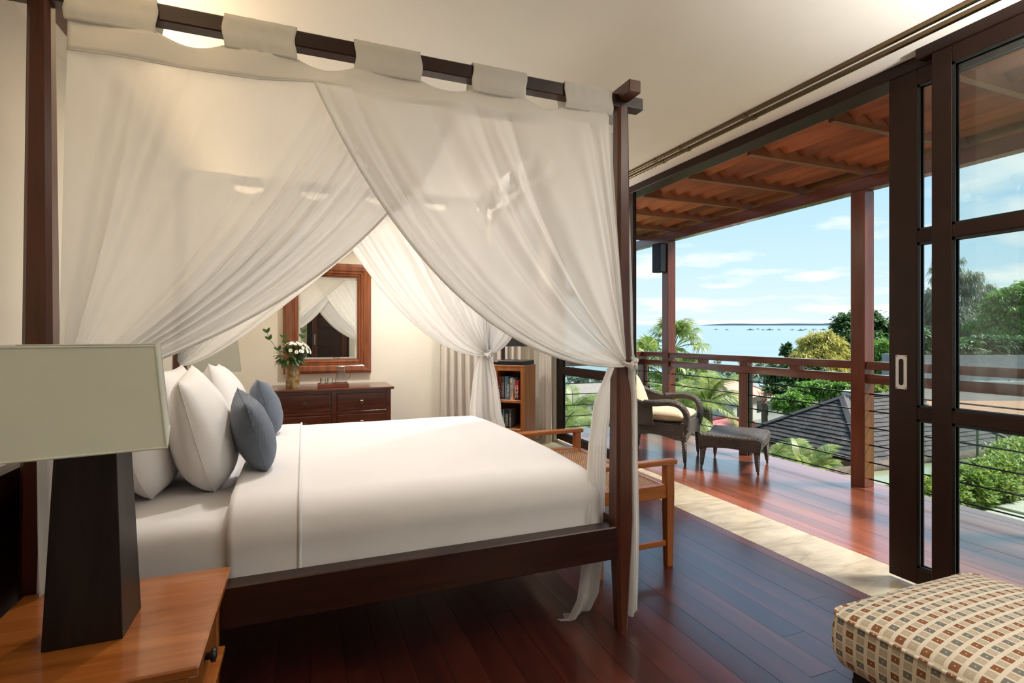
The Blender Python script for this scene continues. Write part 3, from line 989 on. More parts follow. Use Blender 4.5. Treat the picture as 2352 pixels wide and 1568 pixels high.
pillow('scatter_cushion', 'dark blue grey woven cushion farther from the camera', 0.36, 0.32, 0.16, (-0.205, 3.38, 0.730), R(-16), R(7), 'blue', 'blue grey cushions', 0.08, 'cushion', 0.1, R(-4))

# ================================================================== CANOPY DRAPES
def drape(name, label, p0a, p0b, knot, sag, plane, seed, nfold=13, group='bed canopy drapes', amp=0.030, tails=(), zmix=0.75, tiepos=None):
    """p0a = outer top (x,z) at the post, p0b = inner top; knot (x,z); plane: function (s, z, off) -> world"""
    rr = random.Random(seed)
    base = plane(knot[0], 0.0, 0.0)
    o = thing(name, label, 'drape', base, 0, group)
    ph = [(rr.uniform(0, 6.28), rr.uniform(0.75, 1.25)) for _ in range(6)]
    NU, NV = 170, 64
    def surf(a, c):
        s = a
        x0 = p0a[0] + (p0b[0] - p0a[0]) * s
        z0 = p0a[1] + (p0b[1] - p0a[1]) * s + 0.006 * math.sin(s * 23 + ph[0][0])
        # knot end: bundle, inner threads lowest
        kx = knot[0] + (p0b[0] - p0a[0]) * 0.012 * (s - 0.5)
        kz = knot[1] + 0.035 * (0.5 - s)
        mx, mz = (x0 + kx) / 2, (z0 + kz) / 2
        g = s ** 1.25
        px, pz = mx + sag[0] * g, mz + sag[1] * g
        t = c
        ax_, az_ = x0 + (px - x0) * 0.667, z0 + (pz - z0) * 0.667
        bx_, bz_ = kx + (px - kx) * 0.667, kz + (pz - kz) * 0.667
        bz_ += (kz - 0.035 - bz_) * zmix * g
        q0, q1, q2, q3 = (1 - t) ** 3, 3 * t * (1 - t) ** 2, 3 * t * t * (1 - t), t ** 3
        x = q0 * x0 + q1 * ax_ + q2 * bx_ + q3 * kx
        z = q0 * z0 + q1 * az_ + q2 * bz_ + q3 * kz
        # folds
        w = s * nfold + 0.9 * math.sin(s * 5.1 + ph[1][0]) + 0.5 * math.sin(s * 11.7 + ph[2][0])
        f1 = math.sin(2 * PI * w)
        f1 = 1.0 - 2.0 * abs(math.sin(PI * w)) ** 0.8
        f2 = math.sin(2 * PI * (w * 2.63 + ph[3][0] + 0.3 * math.sin(t * 3)))
        f3 = noise.noise((s * 7.0, t * 1.3, seed * 1.7))
        grow = min(1.0, t / 0.30) ** 0.8
        pin = 1.0 - 0.72 * max(0, (t - 0.7) / 0.3) ** 1.5
        off = amp * (grow * pin * (0.95 * f1 * (0.55 + 0.45 * math.sin(s * 9 + ph[4][0])) + 0.20 * f2) + 0.16 * f1) + 0.030 * f3 * grow * (1 - t)
        # sagging belly comes slightly towards the viewer
        off -= 0.05 * math.sin(PI * t) * s * 0.6
        return plane(x, z, off)
    b = bm_new(); grid(b, surf, NU, NV)
    pan = obj('drape_panel', b, 'sheer', o, smooth=True)
    # hem along the inner edge
    b = bm_new()
    pts = [surf(1.0, k / 40) for k in range(41)]
    tube(b, pts, 0.0045, 6)
    obj('edge_hem', b, 'band', pan, smooth=True)
    # knot
    kp = Vector(plane(knot[0], knot[1], -0.012)) if tiepos is None else Vector(tiepos)
    b = bm_new()
    for rad, tilt_, dz in ((0.028, 0.3, 0.005), (0.027, -0.4, -0.008)):
        pts = []
        for k in range(21):
            a = 2 * PI * k / 20
            pts.append(kp + Vector((rad * math.cos(a), rad * math.sin(a), dz + rad * 0.5 * math.sin(a + tilt_))))
        tube(b, pts, 0.008, 8, False)
    obj('tie_band', b, 'band', o, smooth=True)
    b = bm_new()
    for sx, sz in ((1, 0.5), (-0.4, -1), (0.8, -0.9)):
        pts = [kp + Vector((0.0, -0.024, 0.0)), kp + Vector((0.012 * sx, -0.036, 0.010 * sz)), kp + Vector((0.026 * sx, -0.034, 0.026 * sz - 0.008))]
        tube(b, pts, [0.006, 0.009, 0.004], 7)
    obj('tie_bow', b, 'band', o, smooth=True)
    for ti, tl in enumerate(tails):
        path, w0, w1, w2, ang, nf, sd = tl
        path = [Vector(p) for p in path]
        b = bm_new()
        def tf(a, c):
            q = c * (len(path) - 1)
            i = min(int(q), len(path) - 2); fr = q - i
            p = path[i].lerp(path[i + 1], fr)
            wd = (w0 + (w1 - w0) * min(1, c / 0.45)) if c < 0.45 else (w1 + (w2 - w1) * (c - 0.45) / 0.55)
            u = (a - 0.5)
            fo = math.sin(2 * PI * (nf * a + 0.25 * math.sin(c * 3 + sd))) * (0.010 + 0.014 * min(1, c * 2)) * (0.6 + 0.4 * math.sin(sd + a * 5))
            d = Vector((math.cos(ang), math.sin(ang), 0)); nrm = Vector((-math.sin(ang), math.cos(ang), 0))
            zz = 0.010 * math.sin(a * 17 + sd) * c
            return p + d * (u * wd) + nrm * (fo + 0.02 * u * math.sin(sd)) + Vector((0, 0, zz))
        grid(b, tf, 60, 44)
        obj('drape_tail', b, 'tail', o, smooth=True)
    return o

planeN = lambda Y: (lambda x, z, off: Vector((x, Y + off, z)))
planeB = lambda Y: (lambda x, z, off: Vector((x, Y - off, z)))
planeE = lambda X: (lambda y, z, off: Vector((X - off, y, z)))
drape('canopy_drape', 'white voile drape on the near side swept to the bed head post', (-0.662, 2.205), (0.545, 2.168), (-0.676, 1.15), (0.27, -0.23), planeN(1.985), 3, 8, zmix=0.0,
      tails=[([(-0.705, 1.945, 1.15), (-0.69, 1.94, 0.9), (-0.68, 1.935, 0.5), (-0.68, 1.935, 0.04)], 0.05, 0.075, 0.10, 0.0, 3.2, 1.0)], tiepos=(-0.690, 1.955, 1.15))
drape('canopy_drape', 'white voile drape on the near side swept to the bed foot post', (1.232, 2.205), (0.035, 2.185), (1.300, 1.185), (-0.16, -0.52), planeN(1.955), 8, 8, zmix=0.0,
      tails=[([(1.285, 1.99, 1.175), (1.275, 2.09, 1.0), (1.262, 2.11, 0.80), (1.250, 2.10, 0.60), (1.235, 2.085, 0.50), (1.225, 2.085, 0.30), (1.205, 2.10, 0.12), (1.175, 2.13, 0.03), (1.14, 2.17, 0.015)], 0.11, 0.15, 0.17, 0.35, 4.5, 2.0),
             ([(1.335, 1.95, 1.175), (1.362, 1.975, 1.0), (1.375, 2.0, 0.75), (1.380, 2.0, 0.45), (1.376, 2.0, 0.2), (1.372, 2.0, 0.06)], 0.04, 0.060, 0.080, 0.15, 2.4, 0.4)], tiepos=(1.322, 1.955, 1.185))
drape('canopy_drape', 'white voile drape on the far side swept to the bed head post', (-0.662, 2.205), (0.60, 2.165), (-0.735, 1.13), (-0.38, -0.44), planeN(3.885), 15, 9,
      tails=[([(-0.725, 3.93, 1.12), (-0.70, 3.90, 1.0), (-0.70, 3.88, 0.85), (-0.70, 3.88, 0.70)], 0.06, 0.10, 0.12, 0.2, 3.0, 1.4)], tiepos=(-0.72, 3.95, 1.13))
drape('canopy_drape', 'white voile drape on the far side swept to the bed foot post', (1.315, 2.205), (0.15, 2.185), (1.325, 1.165), (0.0, -0.50), planeN(3.865), 21, 9,
      tails=[([(1.305, 3.87, 1.155), (1.305, 3.865, 1.0), (1.31, 3.86, 0.7), (1.40, 3.86, 0.35), (1.42, 3.86, 0.03)], 0.10, 0.27, 0.33, 0.0, 5.5, 2.6)], tiepos=(1.325, 3.865, 1.165))
drape('canopy_drape', 'white voile drape across the bed foot swept to the far post', (3.865, 2.205), (2.85, 2.175), (3.93, 1.175), (-0.10, -0.26), planeE(1.352), 27, 10, tiepos=(1.345, 3.87, 1.17))
drape('canopy_drape', 'white voile drape across the bed foot swept to the near post', (2.065, 2.205), (3.00, 2.175), (2.0, 1.195), (0.10, -0.26), planeE(1.372), 33, 10, tiepos=(1.355, 2.0, 1.19))

def header(name, label, tabs, s0, s1, plane, cross, seed):
    o = thing(name, label, 'drape header', plane((s0 + s1) / 2, 2.17, 0), 0, 'canopy drape headers')
    tops = []
    def ztop(s):
        for a, c in tabs:
            if a - 0.005 <= s <= c + 0.005: return 2.262
        # sag between two tabs
        for (a, c), (a2, c2) in zip(tabs[:-1], tabs[1:]):
            if c < s < a2:
                q = (s - c) / (a2 - c)
                return 2.262 - 0.024 * math.sin(q * PI)
        return 2.258
    b = bm_new()
    def f(a, c):
        s = s0 + (s1 - s0) * a
        zt = ztop(s)
        zb = 2.172 + 0.010 * math.sin(s * 6.1 + seed) + 0.006 * math.sin(s * 13 + seed)
        return plane(s, zt + (zb - zt) * c, -0.012 + 0.006 * math.sin(s * 19 + c * 2 + seed) - 0.004 * c)
    grid(b, f, 160, 6)
    obj('header_band', b, 'band', o, smooth=True, solid=0.003)
    b = bm_new()
    tube(b, [f(k / 80, 1.0) for k in range(81)], 0.003, 6)
    obj('band_hem', b, 'band', o, smooth=True)
    for a, c in tabs:
        b = bm_new()
        hw = 0.0345
        sec = [(-hw + 0.006, 2.255), (-hw - 0.002, 2.285), (-hw, 2.35), (-hw + 0.006, 2.3665), (hw - 0.006, 2.3665), (hw, 2.35), (hw + 0.002, 2.285), (hw - 0.004, 2.25)]
        def g(u, v, a=a, c=c):
            q = v * (len(sec) - 1); i = min(int(q), len(sec) - 2); fr = q - i
            off = sec[i][0] + (sec[i + 1][0] - sec[i][0]) * fr; z = sec[i][1] + (sec[i + 1][1] - sec[i][1]) * fr
            s = a + (c - a) * u + 0.004 * math.sin(z * 60 + a * 9)
            off += 0.003 * noise.noise((s * 40, z * 14, seed)) * (1 if abs(off) > 0.02 else 0) + math.copysign(0.002, off)
            return cross(s, z, off)
        grid(b, g, 28, 28)
        obj('hanging_tab', b, 'band', o, angle=28, solid=0.002)
    return o
tabsN = [(-0.668, -0.431), (-0.247, -0.024), (0.172, 0.413), (0.613, 0.841), (1.017, 1.246)]
header('drape_header', 'white tab header band on the near canopy rail', tabsN, -0.664, 1.232, planeN(1.985), lambda s, z, off: Vector((s, 2.0 + off, z)), 1.0)
header('drape_header', 'white tab header band on the far canopy rail', tabsN, -0.664, 1.315, planeN(3.885), lambda s, z, off: Vector((s, 3.93 + off, z)), 2.0)
tabsE = [(2.07, 2.30), (2.46, 2.70), (2.86, 3.10), (3.26, 3.48), (3.64, 3.86)]
header('drape_header', 'white tab header band on the canopy crossbar at the bed foot', tabsE, 2.07, 3.86, planeE(1.352), lambda s, z, off: Vector((1.312 - off, s, z + 0.028)), 3.0)

# ================================================================== NIGHT STANDS AND TABLE LAMPS
def nightstand(label, x0, x1, y0, y1):
    t = thing('nightstand', label, 'nightstand', ((x0 + x1) / 2, (y0 + y1) / 2, 0), 0, 'bedside tables')
    b = bm_new(); bx(b, x0, x1, y0, y1, 0.525, 0.55, 0.004)
    obj('table_top', b, 'nightwood', t)
    b = bm_new()
    bx(b, x0 + 0.03, x1 - 0.05, y0 + 0.045, y0 + 0.065, 0.30, 0.525); bx(b, x0 + 0.03, x1 - 0.05, y1 - 0.065, y1 - 0.045, 0.30, 0.525)
    bx(b, x0 + 0.03, x0 + 0.05, y0 + 0.045, y1 - 0.045, 0.30, 0.525); bx(b, x0 + 0.03, x1 - 0.05, y0 + 0.045, y1 - 0.045, 0.30, 0.315)
    obj('apron', b, 'nightwood', t)
    d_ = None
    b = bm_new(); bx(b, x1 - 0.055, x1 - 0.030, y0 + 0.075, y1 - 0.075, 0.335, 0.505, 0.003)
    d_ = obj('drawer', b, 'nightwood', t)
    b = bm_new(); yc = (y0 + y1) / 2
    lathe(b, [(0.0, 0.0), (0.010, 0.0), (0.010, 0.012), (0.018, 0.016), (0.018, 0.026), (0.0, 0.030)], (0, 0, 0), 14)
    bmesh.ops.transform(b, matrix=Matrix.Translation((x1 - 0.030, yc, 0.42)) @ Matrix.Rotation(PI / 2, 4, 'Y'), verts=b.verts)
    obj('knob', b, 'black', d_, smooth=True)
    for x in (x0 + 0.05, x1 - 0.05):
        for y in (y0 + 0.05, y1 - 0.05):
            b = bm_new(); bx(b, x - 0.022, x + 0.022, y - 0.022, y + 0.022, 0.0, 0.525, 0.002)
            obj('leg', b, 'nightwood', t)
    b = bm_new(); bx(b, x0 + 0.03, x1 - 0.012, y0 + 0.03, y1 - 0.03, 0.292, 0.312, 0.003)
    obj('lower_ledge', b, 'nightwood', t)
    b = bm_new(); bx(b, x0 + 0.04, x1 - 0.05, y0 + 0.05, y1 - 0.05, 0.13, 0.15, 0.003)
    obj('shelf', b, 'nightwood', t)
    return t
nightstand('honey coloured wooden nightstand in the near left corner', -0.752, -0.221, 1.375, 1.935)
nightstand('wooden nightstand on the far side of the bed head', -0.80, -0.27, 4.36, 4.92)

def table_lamp(label, x, y, z0, rot=0.0):
    t = thing('table_lamp', label, 'lamp', (x, y, z0), rot, 'matching table lamps')
    b = bm_new(); frustum(b, (0, 0, 0), 0.162, 0.162, (0, 0, 0.56), 0.118, 0.118)
    bmesh.ops.bevel(b, geom=[e for e in b.edges], offset=0.002, segments=1, affect='EDGES')
    obj('lamp_base', b, 'lampwood', t, local=True)
    b = bm_new()
    def side(w0, w1, z0_, z1_):
        a = [b.verts.new((sx * w0, sy * w0, z0_)) for sx, sy in ((-1, -1), (1, -1), (1, 1), (-1, 1))]
        c = [b.verts.new((sx * w1, sy * w1, z1_)) for sx, sy in ((-1, -1), (1, -1), (1, 1), (-1, 1))]
        for i in range(4):
            b.faces.new((a[i], a[(i + 1) % 4], c[(i + 1) % 4], c[i]))
    side(0.178, 0.155, 0.482, 0.727)
    sh = obj('lamp_shade', b, 'shade', t, local=True, solid=0.004)
    sh.rotation_euler = (0, 0, R(10.6)); sh.location = (-0.015, -0.035, 0)
    b = bm_new()
    for w_, z_ in ((0.179, 0.484), (0.156, 0.725)):
        for i in range(4):
            p = [(-1, -1), (1, -1), (1, 1), (-1, 1)]
            q0, q1 = p[i], p[(i + 1) % 4]
            tube(b, [(q0[0] * w_, q0[1] * w_, z_), (q1[0] * w_, q1[1] * w_, z_)], 0.003, 6)
    for sx, sy in ((-1, -1), (1, -1), (1, 1), (-1, 1)):
        tube(b, [(sx * 0.179, sy * 0.179, 0.484), (sx * 0.156, sy * 0.156, 0.725)], 0.003, 6)
    obj('shade_trim', b, 'shadetrim', sh, local=True)
    b = bm_new(); tube(b, [(0, 0, 0.56), (0, 0, 0.63)], 0.016, 10)
    obj('bulb_holder', b, 'brass', t, local=True)
    b = bm_new(); bmesh.ops.create_uvsphere(b, u_segments=14, v_segments=10, radius=0.03, matrix=Matrix.Translation((0, 0, 0.655)))
    obj('bulb', b, 'white', t, local=True, smooth=True)
    b = bm_new()
    for sx in (-1, 1):
        tube(b, [(0, 0, 0.60), (sx * 0.12, 0, 0.70)], 0.003, 6)
        tube(b, [(0, 0, 0.60), (0, sx * 0.12, 0.70)], 0.003, 6)
    obj('shade_carrier', b, 'brass', t, local=True)
    return t
table_lamp('large table lamp with dark wedge base and square linen shade in the foreground', -0.497, 1.648, 0.55)
table_lamp('table lamp with square linen shade behind the far drape knot', -0.63, 4.62, 0.55)

# ================================================================== DRESSER, MIRROR AND WHAT STANDS ON IT
DX0, DX1, DY0, DY1, DZ = -0.31, 0.885, 5.585, 6.19, 0.770
t = thing('dresser', 'reddish brown chest of drawers against the mirror wall', 'dresser', ((DX0 + DX1) / 2, 5.88, 0))
b = bm_new()
prof = [(0.0, -0.026), (0.006, -0.026), (0.012, -0.018), (0.018, -0.010), (0.018, -0.004), (0.014, 0.0)]
bx(b, DX0, DX1, DY0, DY1, DZ - 0.026, DZ, 0.006, 2)
obj('dresser_top', b, 'dresser', t)
b = bm_new(); bx(b, DX0 + 0.035, DX1 - 0.035, DY0 + 0.045, DY1 - 0.005, 0.09, DZ - 0.026)
body = obj('carcass', b, 'dresser', t)
xm = (DX0 + DX1) / 2
for x in (DX0 + 0.055, xm, DX1 - 0.055):
    b = bm_new(); bx(b, x - 0.024, x + 0.024, DY0 + 0.028, DY0 + 0.05, 0.0, DZ - 0.026, 0.003)
    obj('stile', b, 'dresser', t)
for z in (0.715, 0.505, 0.300, 0.09):
    b = bm_new(); bx(b, DX0 + 0.04, DX1 - 0.04, DY0 + 0.032, DY0 + 0.05, z, z + 0.028, 0.002)
    obj('rail', b, 'dresser', t)
for (xa, xb) in ((DX0 + 0.085, xm - 0.03), (xm + 0.03, DX1 - 0.085)):
    for (za, zb) in ((0.540, 0.708), (0.335, 0.498), (0.125, 0.293)):
        b = bm_new(); bx(b, xa, xb, DY0 + 0.030, DY0 + 0.05, za, zb, 0.006, 2)
        d_ = obj('drawer', b, 'dresser', t)
        b = bm_new(); xc, zc_ = (xa + xb) / 2, (za + zb) / 2
        bx(b, xc - 0.017, xc + 0.017, DY0 + 0.004, DY0 + 0.014, zc_ - 0.017, zc_ + 0.017, 0.003); bx(b, xc - 0.008, xc + 0.008, DY0 + 0.014, DY0 + 0.031, zc_ - 0.008, zc_ + 0.008)
        obj('knob', b, 'brass', d_)
for x in (DX0 + 0.055, DX1 - 0.055):
    for y in (DY0 + 0.06, DY1 - 0.04):
        b = bm_new(); bx(b, x - 0.022, x + 0.022, y - 0.022, y + 0.022, 0, 0.10)
        obj('foot', b, 'dresser', t)

mir = thing('wall_mirror', 'rectangular wall mirror in a wide moulded mahogany frame above the dresser', 'mirror', (0.256, 6.17, 0.888))
MX0, MX1, MZ0, MZ1 = -0.205, 0.716, 0.886, 2.104
fw = 0.155
profm = [(0.0, 0.0), (0.0, 0.038), (0.008, 0.046), (0.030, 0.052), (0.075, 0.046), (0.090, 0.036), (0.096, 0.040), (0.108, 0.040), (0.114, 0.028), (0.122, 0.032), (0.134, 0.030), (0.140, 0.018), (fw, 0.014), (fw, 0.0)]
cor = [((MX0, MZ0), (1, 1)), ((MX1, MZ0), (-1, 1)), ((MX1, MZ1), (-1, -1)), ((MX0, MZ1), (1, -1))]
for i in range(4):
    (ca, da), (cb, db) = cor[i], cor[(i + 1) % 4]
    b = bm_new()
    ra = [b.verts.new((ca[0] + da[0] * p, YB - 0.002 - h_, ca[1] + da[1] * p)) for p, h_ in profm]
    rb = [b.verts.new((cb[0] + db[0] * p, YB - 0.002 - h_, cb[1] + db[1] * p)) for p, h_ in profm]
    for k in range(len(profm) - 1):
        b.faces.new((ra[k], rb[k], rb[k + 1], ra[k + 1]))
    b.faces.new(ra); b.faces.new(rb[::-1])
    obj('frame_side', b, 'mirrorwood', mir)
b = bm_new(); bx(b, MX0 + fw - 0.005, MX1 - fw + 0.005, YB - 0.012, YB - 0.006, MZ0 + fw - 0.005, MZ1 - fw + 0.005)
gl = obj('mirror_glass', b, 'mirror', mir)
b = bm_new()
x0, x1, z0, z1 = MX0 + fw, MX1 - fw, MZ0 + fw, MZ1 - fw
e_ = 0.022
o4 = [(x0, z0), (x1, z0), (x1, z1), (x0, z1)]; i4 = [(x0 + e_, z0 + e_), (x1 - e_, z0 + e_), (x1 - e_, z1 - e_), (x0 + e_, z1 - e_)]
ov = [b.verts.new((p[0], YB - 0.0122, p[1])) for p in o4]; iv = [b.verts.new((p[0], YB - 0.0145, p[1])) for p in i4]
for k in range(4): b.faces.new((ov[k], ov[(k + 1) % 4], iv[(k + 1) % 4], iv[k]))
b.faces.new(iv)
obj('bevelled_face', b, 'mirror', gl)

# vase
VX, VY = -0.103, 5.84
v_ = thing('flower_vase', 'tall cylindrical vase in mottled brown and green glaze on the dresser', 'vase', (VX, VY, DZ))
b = bm_new(); lathe(b, [(0.0, 0.0), (0.064, 0.0), (0.066, 0.01), (0.067, 0.13), (0.068, 0.235), (0.066, 0.245), (0.060, 0.245), (0.058, 0.18), (0.058, 0.03), (0.0, 0.02)], (VX, VY, DZ), 32)
obj('vase_body', b, 'vase', v_, angle=40)
bq = thing('flower_bouquet', 'bouquet of white daisies and green leaves in the mottled vase', 'flowers', (VX, VY, DZ + 0.03))
rr = random.Random(5)
def leaf_shape(b, base, d, up, ln, wd, curl=0.2):
    d = d.normalized(); side = d.cross(up)
    if side.length < 1e-4: side = Vector((1, 0, 0))
    side.normalize(); nn = side.cross(d).normalized()
    rows = []
    for k, wk in enumerate((0.12, 0.75, 1.0, 0.7, 0.03)):
        q = k / 4
        c = base + d * (ln * q) - nn * (curl * ln * q * q)
        rows.append((b.verts.new(c - side * (wd / 2 * wk) + nn * wd * 0.10 * wk), b.verts.new(c), b.verts.new(c + side * (wd / 2 * wk) + nn * wd * 0.10 * wk)))
    for r0, r1 in zip(rows[:-1], rows[1:]):
        b.faces.new((r0[0], r0[1], r1[1], r1[0])); b.faces.new((r0[1], r0[2], r1[2], r1[1]))
CB = Vector((VX, VY, DZ + 0.335))
heads = []
for k in range(44):
    a = rr.uniform(0, 2 * PI); el = rr.uniform(0.1, 1.3)
    dd = Vector((math.cos(a) * math.cos(el), math.sin(a) * math.cos(el), math.sin(el)))
    if k < 38: dd = (dd + Vector((0.35, -0.35, 0.15))).normalized()
    heads.append(CB + Vector((dd.x * 0.145, dd.y * 0.13, dd.z * 0.135)) + Vector((0.03, -0.01, 0.0)))
for k, hp in enumerate(heads):
    b = bm_new()
    tube(b, [Vector((VX + rr.uniform(-.03, .03), VY + rr.uniform(-.03, .03), DZ + 0.06)), Vector((VX + (hp.x - VX) * .4, VY + (hp.y - VY) * .4, DZ + 0.25)), hp], 0.002, 5)
    st_ = obj('flower_stem', b, 'stem', bq)
    b = bm_new()
    nrm = (hp - CB).normalized()
    for j in range(11):
        a = 2 * PI * j / 11
        side = nrm.orthogonal().normalized()
        dd = Matrix.Rotation(a, 3, nrm) @ side
        leaf_shape(b, hp, (dd + nrm * 0.35).normalized(), nrm, 0.022, 0.011, 0.1)
    fl = obj('daisy_petals', b, 'petal', st_)
    if k % 2 == 0:
        b = bm_new(); bmesh.ops.create_uvsphere(b, u_segments=8, v_segments=5, radius=0.006, matrix=Matrix.Translation(hp + nrm * 0.005))
        obj('daisy_centre', b, 'pollen', st_)
for k in range(210):
    a = rr.uniform(0, 2 * PI); el = rr.uniform(-0.5, 1.3)
    dd = Vector((math.cos(a) * math.cos(el), math.sin(a) * math.cos(el), math.sin(el)))
    base = CB + Vector((dd.x * 0.125, dd.y * 0.11, dd.z * 0.10)) * rr.uniform(0.4, 1.1) + Vector((-0.02, -0.01, -0.03))
    b = bm_new(); leaf_shape(b, base, dd + Vector((0, 0, -0.25)), Vector((0, 0, 1)), rr.uniform(0.045, 0.075), rr.uniform(0.022, 0.034), 0.3)
    obj('leaf', b, 'leaf_vase', bq)
# long sprigs
for path in ([(VX - .03, VY, DZ + .22), (VX - .13, VY - .02, DZ + .38), (VX - .21, VY - .03, DZ + .49), (VX - .235, VY - .03, DZ + .56)], [(VX, VY, DZ + .3), (VX - .06, VY, DZ + .44), (VX - .08, VY, DZ + .50)], [(VX + .04, VY, DZ + .3), (VX + .09, VY + .02, DZ + .50), (VX + .10, VY + .02, DZ + .56)]):
    b = bm_new(); tube(b, path, 0.0025, 5)
    sp_ = obj('sprig', b, 'stem', bq)
    for p, q in zip(path[1:], path[:-1]):
        for s in (-1, 1):
            d = (Vector(p) - Vector(q)).normalized() + Vector((s * 0.8, rr.uniform(-.4, .2), 0.25))
            b = bm_new(); leaf_shape(b, Vector(p), d, Vector((0, -1, 0.4)), 0.06, 0.030, 0.15)
            obj('leaf', b, 'leaf_vase', sp_)

# tray, tumblers, carafe
TX0, TX1, TY0, TY1 = 0.135, 0.435, 5.66, 5.86
t = thing('serving_tray', 'small reddish wooden tray on the dresser', 'tray', ((TX0 + TX1) / 2, 5.76, DZ))
b = bm_new(); bx(b, TX0, TX1, TY0, TY1, DZ, DZ + 0.010, 0.002)
obj('tray_base', b, 'dresser', t)
for (xa, xb, ya, yb) in ((TX0, TX1, TY0, TY0 + 0.010), (TX0, TX1, TY1 - 0.010, TY1), (TX0, TX0 + 0.010, TY0 + .01, TY1 - .01), (TX1 - 0.010, TX1, TY0 + .01, TY1 - .01)):
    b = bm_new(); bx(b, xa, xb, ya, yb, DZ + 0.004, DZ + 0.040, 0.002)
    obj('tray_side', b, 'redtray' if 'redtray' in M else 'dresser', t)
for k, (x, y) in enumerate(((0.185, 5.71), (0.252, 5.70), (0.190, 5.80), (0.258, 5.80))):
    t = thing('tumbler', ['clear upturned tumbler at the front left of the tray', 'clear upturned tumbler at the front of the tray beside the jug', 'clear upturned tumbler at the back left of the tray', 'clear upturned tumbler at the back of the tray beside the jug'][k], 'glass', (x, y, DZ + 0.0102), 0, 'tumblers on the tray')
    b = bm_new(); lathe(b, [(0.031, 0.0), (0.027, 0.088), (0.0, 0.090), (0.0, 0.078), (0.024, 0.076), (0.0285, 0.0), (0.031, 0.0)], (x, y, DZ + 0.0102), 20)
    obj('tumbler_wall', b, 'tumbler', t, smooth=True)
    b = bm_new(); lathe(b, [(0.0305, 0.0), (0.0315, 0.003), (0.0305, 0.005)], (x, y, DZ + 0.0102), 20)
    obj('tumbler_rim', b, 'tumbler', t, smooth=True)
JX, JY = 0.365, 5.76
t = thing('water_jug', 'clear glass water jug with amber handle on the tray', 'jug', (JX, JY, DZ + 0.0102))
b = bm_new(); lathe(b, [(0.0, 0.004), (0.066, 0.0), (0.068, 0.02), (0.060, 0.07), (0.046, 0.125), (0.038, 0.155), (0.037, 0.175), (0.044, 0.192), (0.041, 0.192), (0.034, 0.175), (0.035, 0.155), (0.043, 0.125), (0.057, 0.07), (0.064, 0.02), (0.0, 0.010)], (JX, JY, DZ + 0.0102), 28)
obj('jug_body', b, 'tumbler', t, smooth=True)
b = bm_new(); lathe(b, [(0.0, 0.186), (0.040, 0.186), (0.043, 0.196), (0.043, 0.204), (0.0, 0.206)], (JX, JY, DZ + 0.0102), 24)
obj('jug_lid', b, 'steel', t, smooth=True)
b = bm_new(); tube(b, [(JX + .042, JY, DZ + .155), (JX + .072, JY, DZ + .160), (JX + .090, JY, DZ + .140), (JX + .088, JY, DZ + .105), (JX + .064, JY, DZ + .085)], 0.005, 8)
obj('jug_handle', b, 'amber', t, smooth=True)

# ================================================================== CURTAINS
def curtain(label, x0, x1, y, z0, z1, nf, depth, along='X', mat='curtain', seed=0):
    o = thing('window_curtain', label, 'curtain', ((x0 + x1) / 2, y, z0) if along == 'X' else (y, (x0 + x1) / 2, z0), 0, 'window curtains')
    def f(a, c):
        s = x0 + (x1 - x0) * a
        w = math.sin(2 * PI * nf * a + 0.4 * math.sin(a * 7 + seed)) ; w = math.copysign(abs(w) ** 0.7, w)
        off = depth * w * (0.75 + 0.25 * c) + 0.006 * math.sin(c * 4 + a * 20)
        s += 0.006 * math.sin(c * 5 + a * 9)
        z = z1 + (z0 - z1) * c
        return Vector((s, y + off, z)) if along == 'X' else Vector((y + off, s, z))
    b = bm_new(); grid(b, f, int(nf * 16), 14)
    pc = obj('curtain_cloth', b, mat, o, smooth=True, solid=0.003)
    b = bm_new(); grid(b, lambda a, c: f(a, 0.995 + 0.004 * c) + (Vector((0, -0.004, 0)) if along == 'X' else Vector((-0.004, 0, 0))), int(nf * 16), 1)
    obj('hem', b, mat, pc, smooth=True)
    return o
curtain('pleated beige curtain on the mirror wall behind the far drape', 1.47, 2.50, 5.99, 0.015, 2.34, 11, 0.045)
curtain('narrow grey beige curtain gathered at the far end of the glass doors', 5.70, 5.97, 2.74, 0.015, ZC - 0.028, 4.5, 0.035, 'Y', 'curtain', 2)

# ================================================================== BOOKCASE, PLAYER, LAMP IN THE CORNER
bkl = (2.045, 5.085)
brot = R(-45)
bk = thing('bookcase', 'narrow open wooden bookcase set diagonally in the room corner', 'bookcase', (bkl[0], bkl[1], 0), brot)
# local: front at -Y', width along X'
BW, BD, BH = 0.345, 0.30, 0.985
for s in (-1, 1):
    b = bm_new(); bx(b, s * BW / 2 - s * 0.022, s * BW / 2, -BD / 2, BD / 2, 0.0, BH, 0.002)
    obj('side_panel', b, 'bookcase', bk, local=True)
    b = bm_new(); bx(b, s * (BW / 2 - 0.022) - 0.022, s * (BW / 2 - 0.022) + 0.022, -BD / 2 - 0.008, -BD / 2 + 0.012, 0.0, BH, 0.002)
    obj('front_stile', b, 'bookcase', bk, local=True)
b = bm_new(); bx(b, -BW / 2 - 0.002, BW / 2 + 0.002, -BD / 2 - 0.010, BD / 2, BH, BH + 0.018, 0.003)
obj('top_board', b, 'bookcase', bk, local=True)
b = bm_new(); bx(b, -BW / 2 + 0.02, BW / 2 - 0.02, BD / 2 - 0.012, BD / 2, 0.02, BH)
obj('back_board', b, 'dresser', bk, local=True)
for z in (0.06, 0.33, 0.62):
    b = bm_new(); bx(b, -BW / 2 + 0.022, BW / 2 - 0.022, -BD / 2 + 0.002, BD / 2 - 0.012, z, z + 0.028, 0.002)
    obj('shelf', b, 'bookcase', bk, local=True)
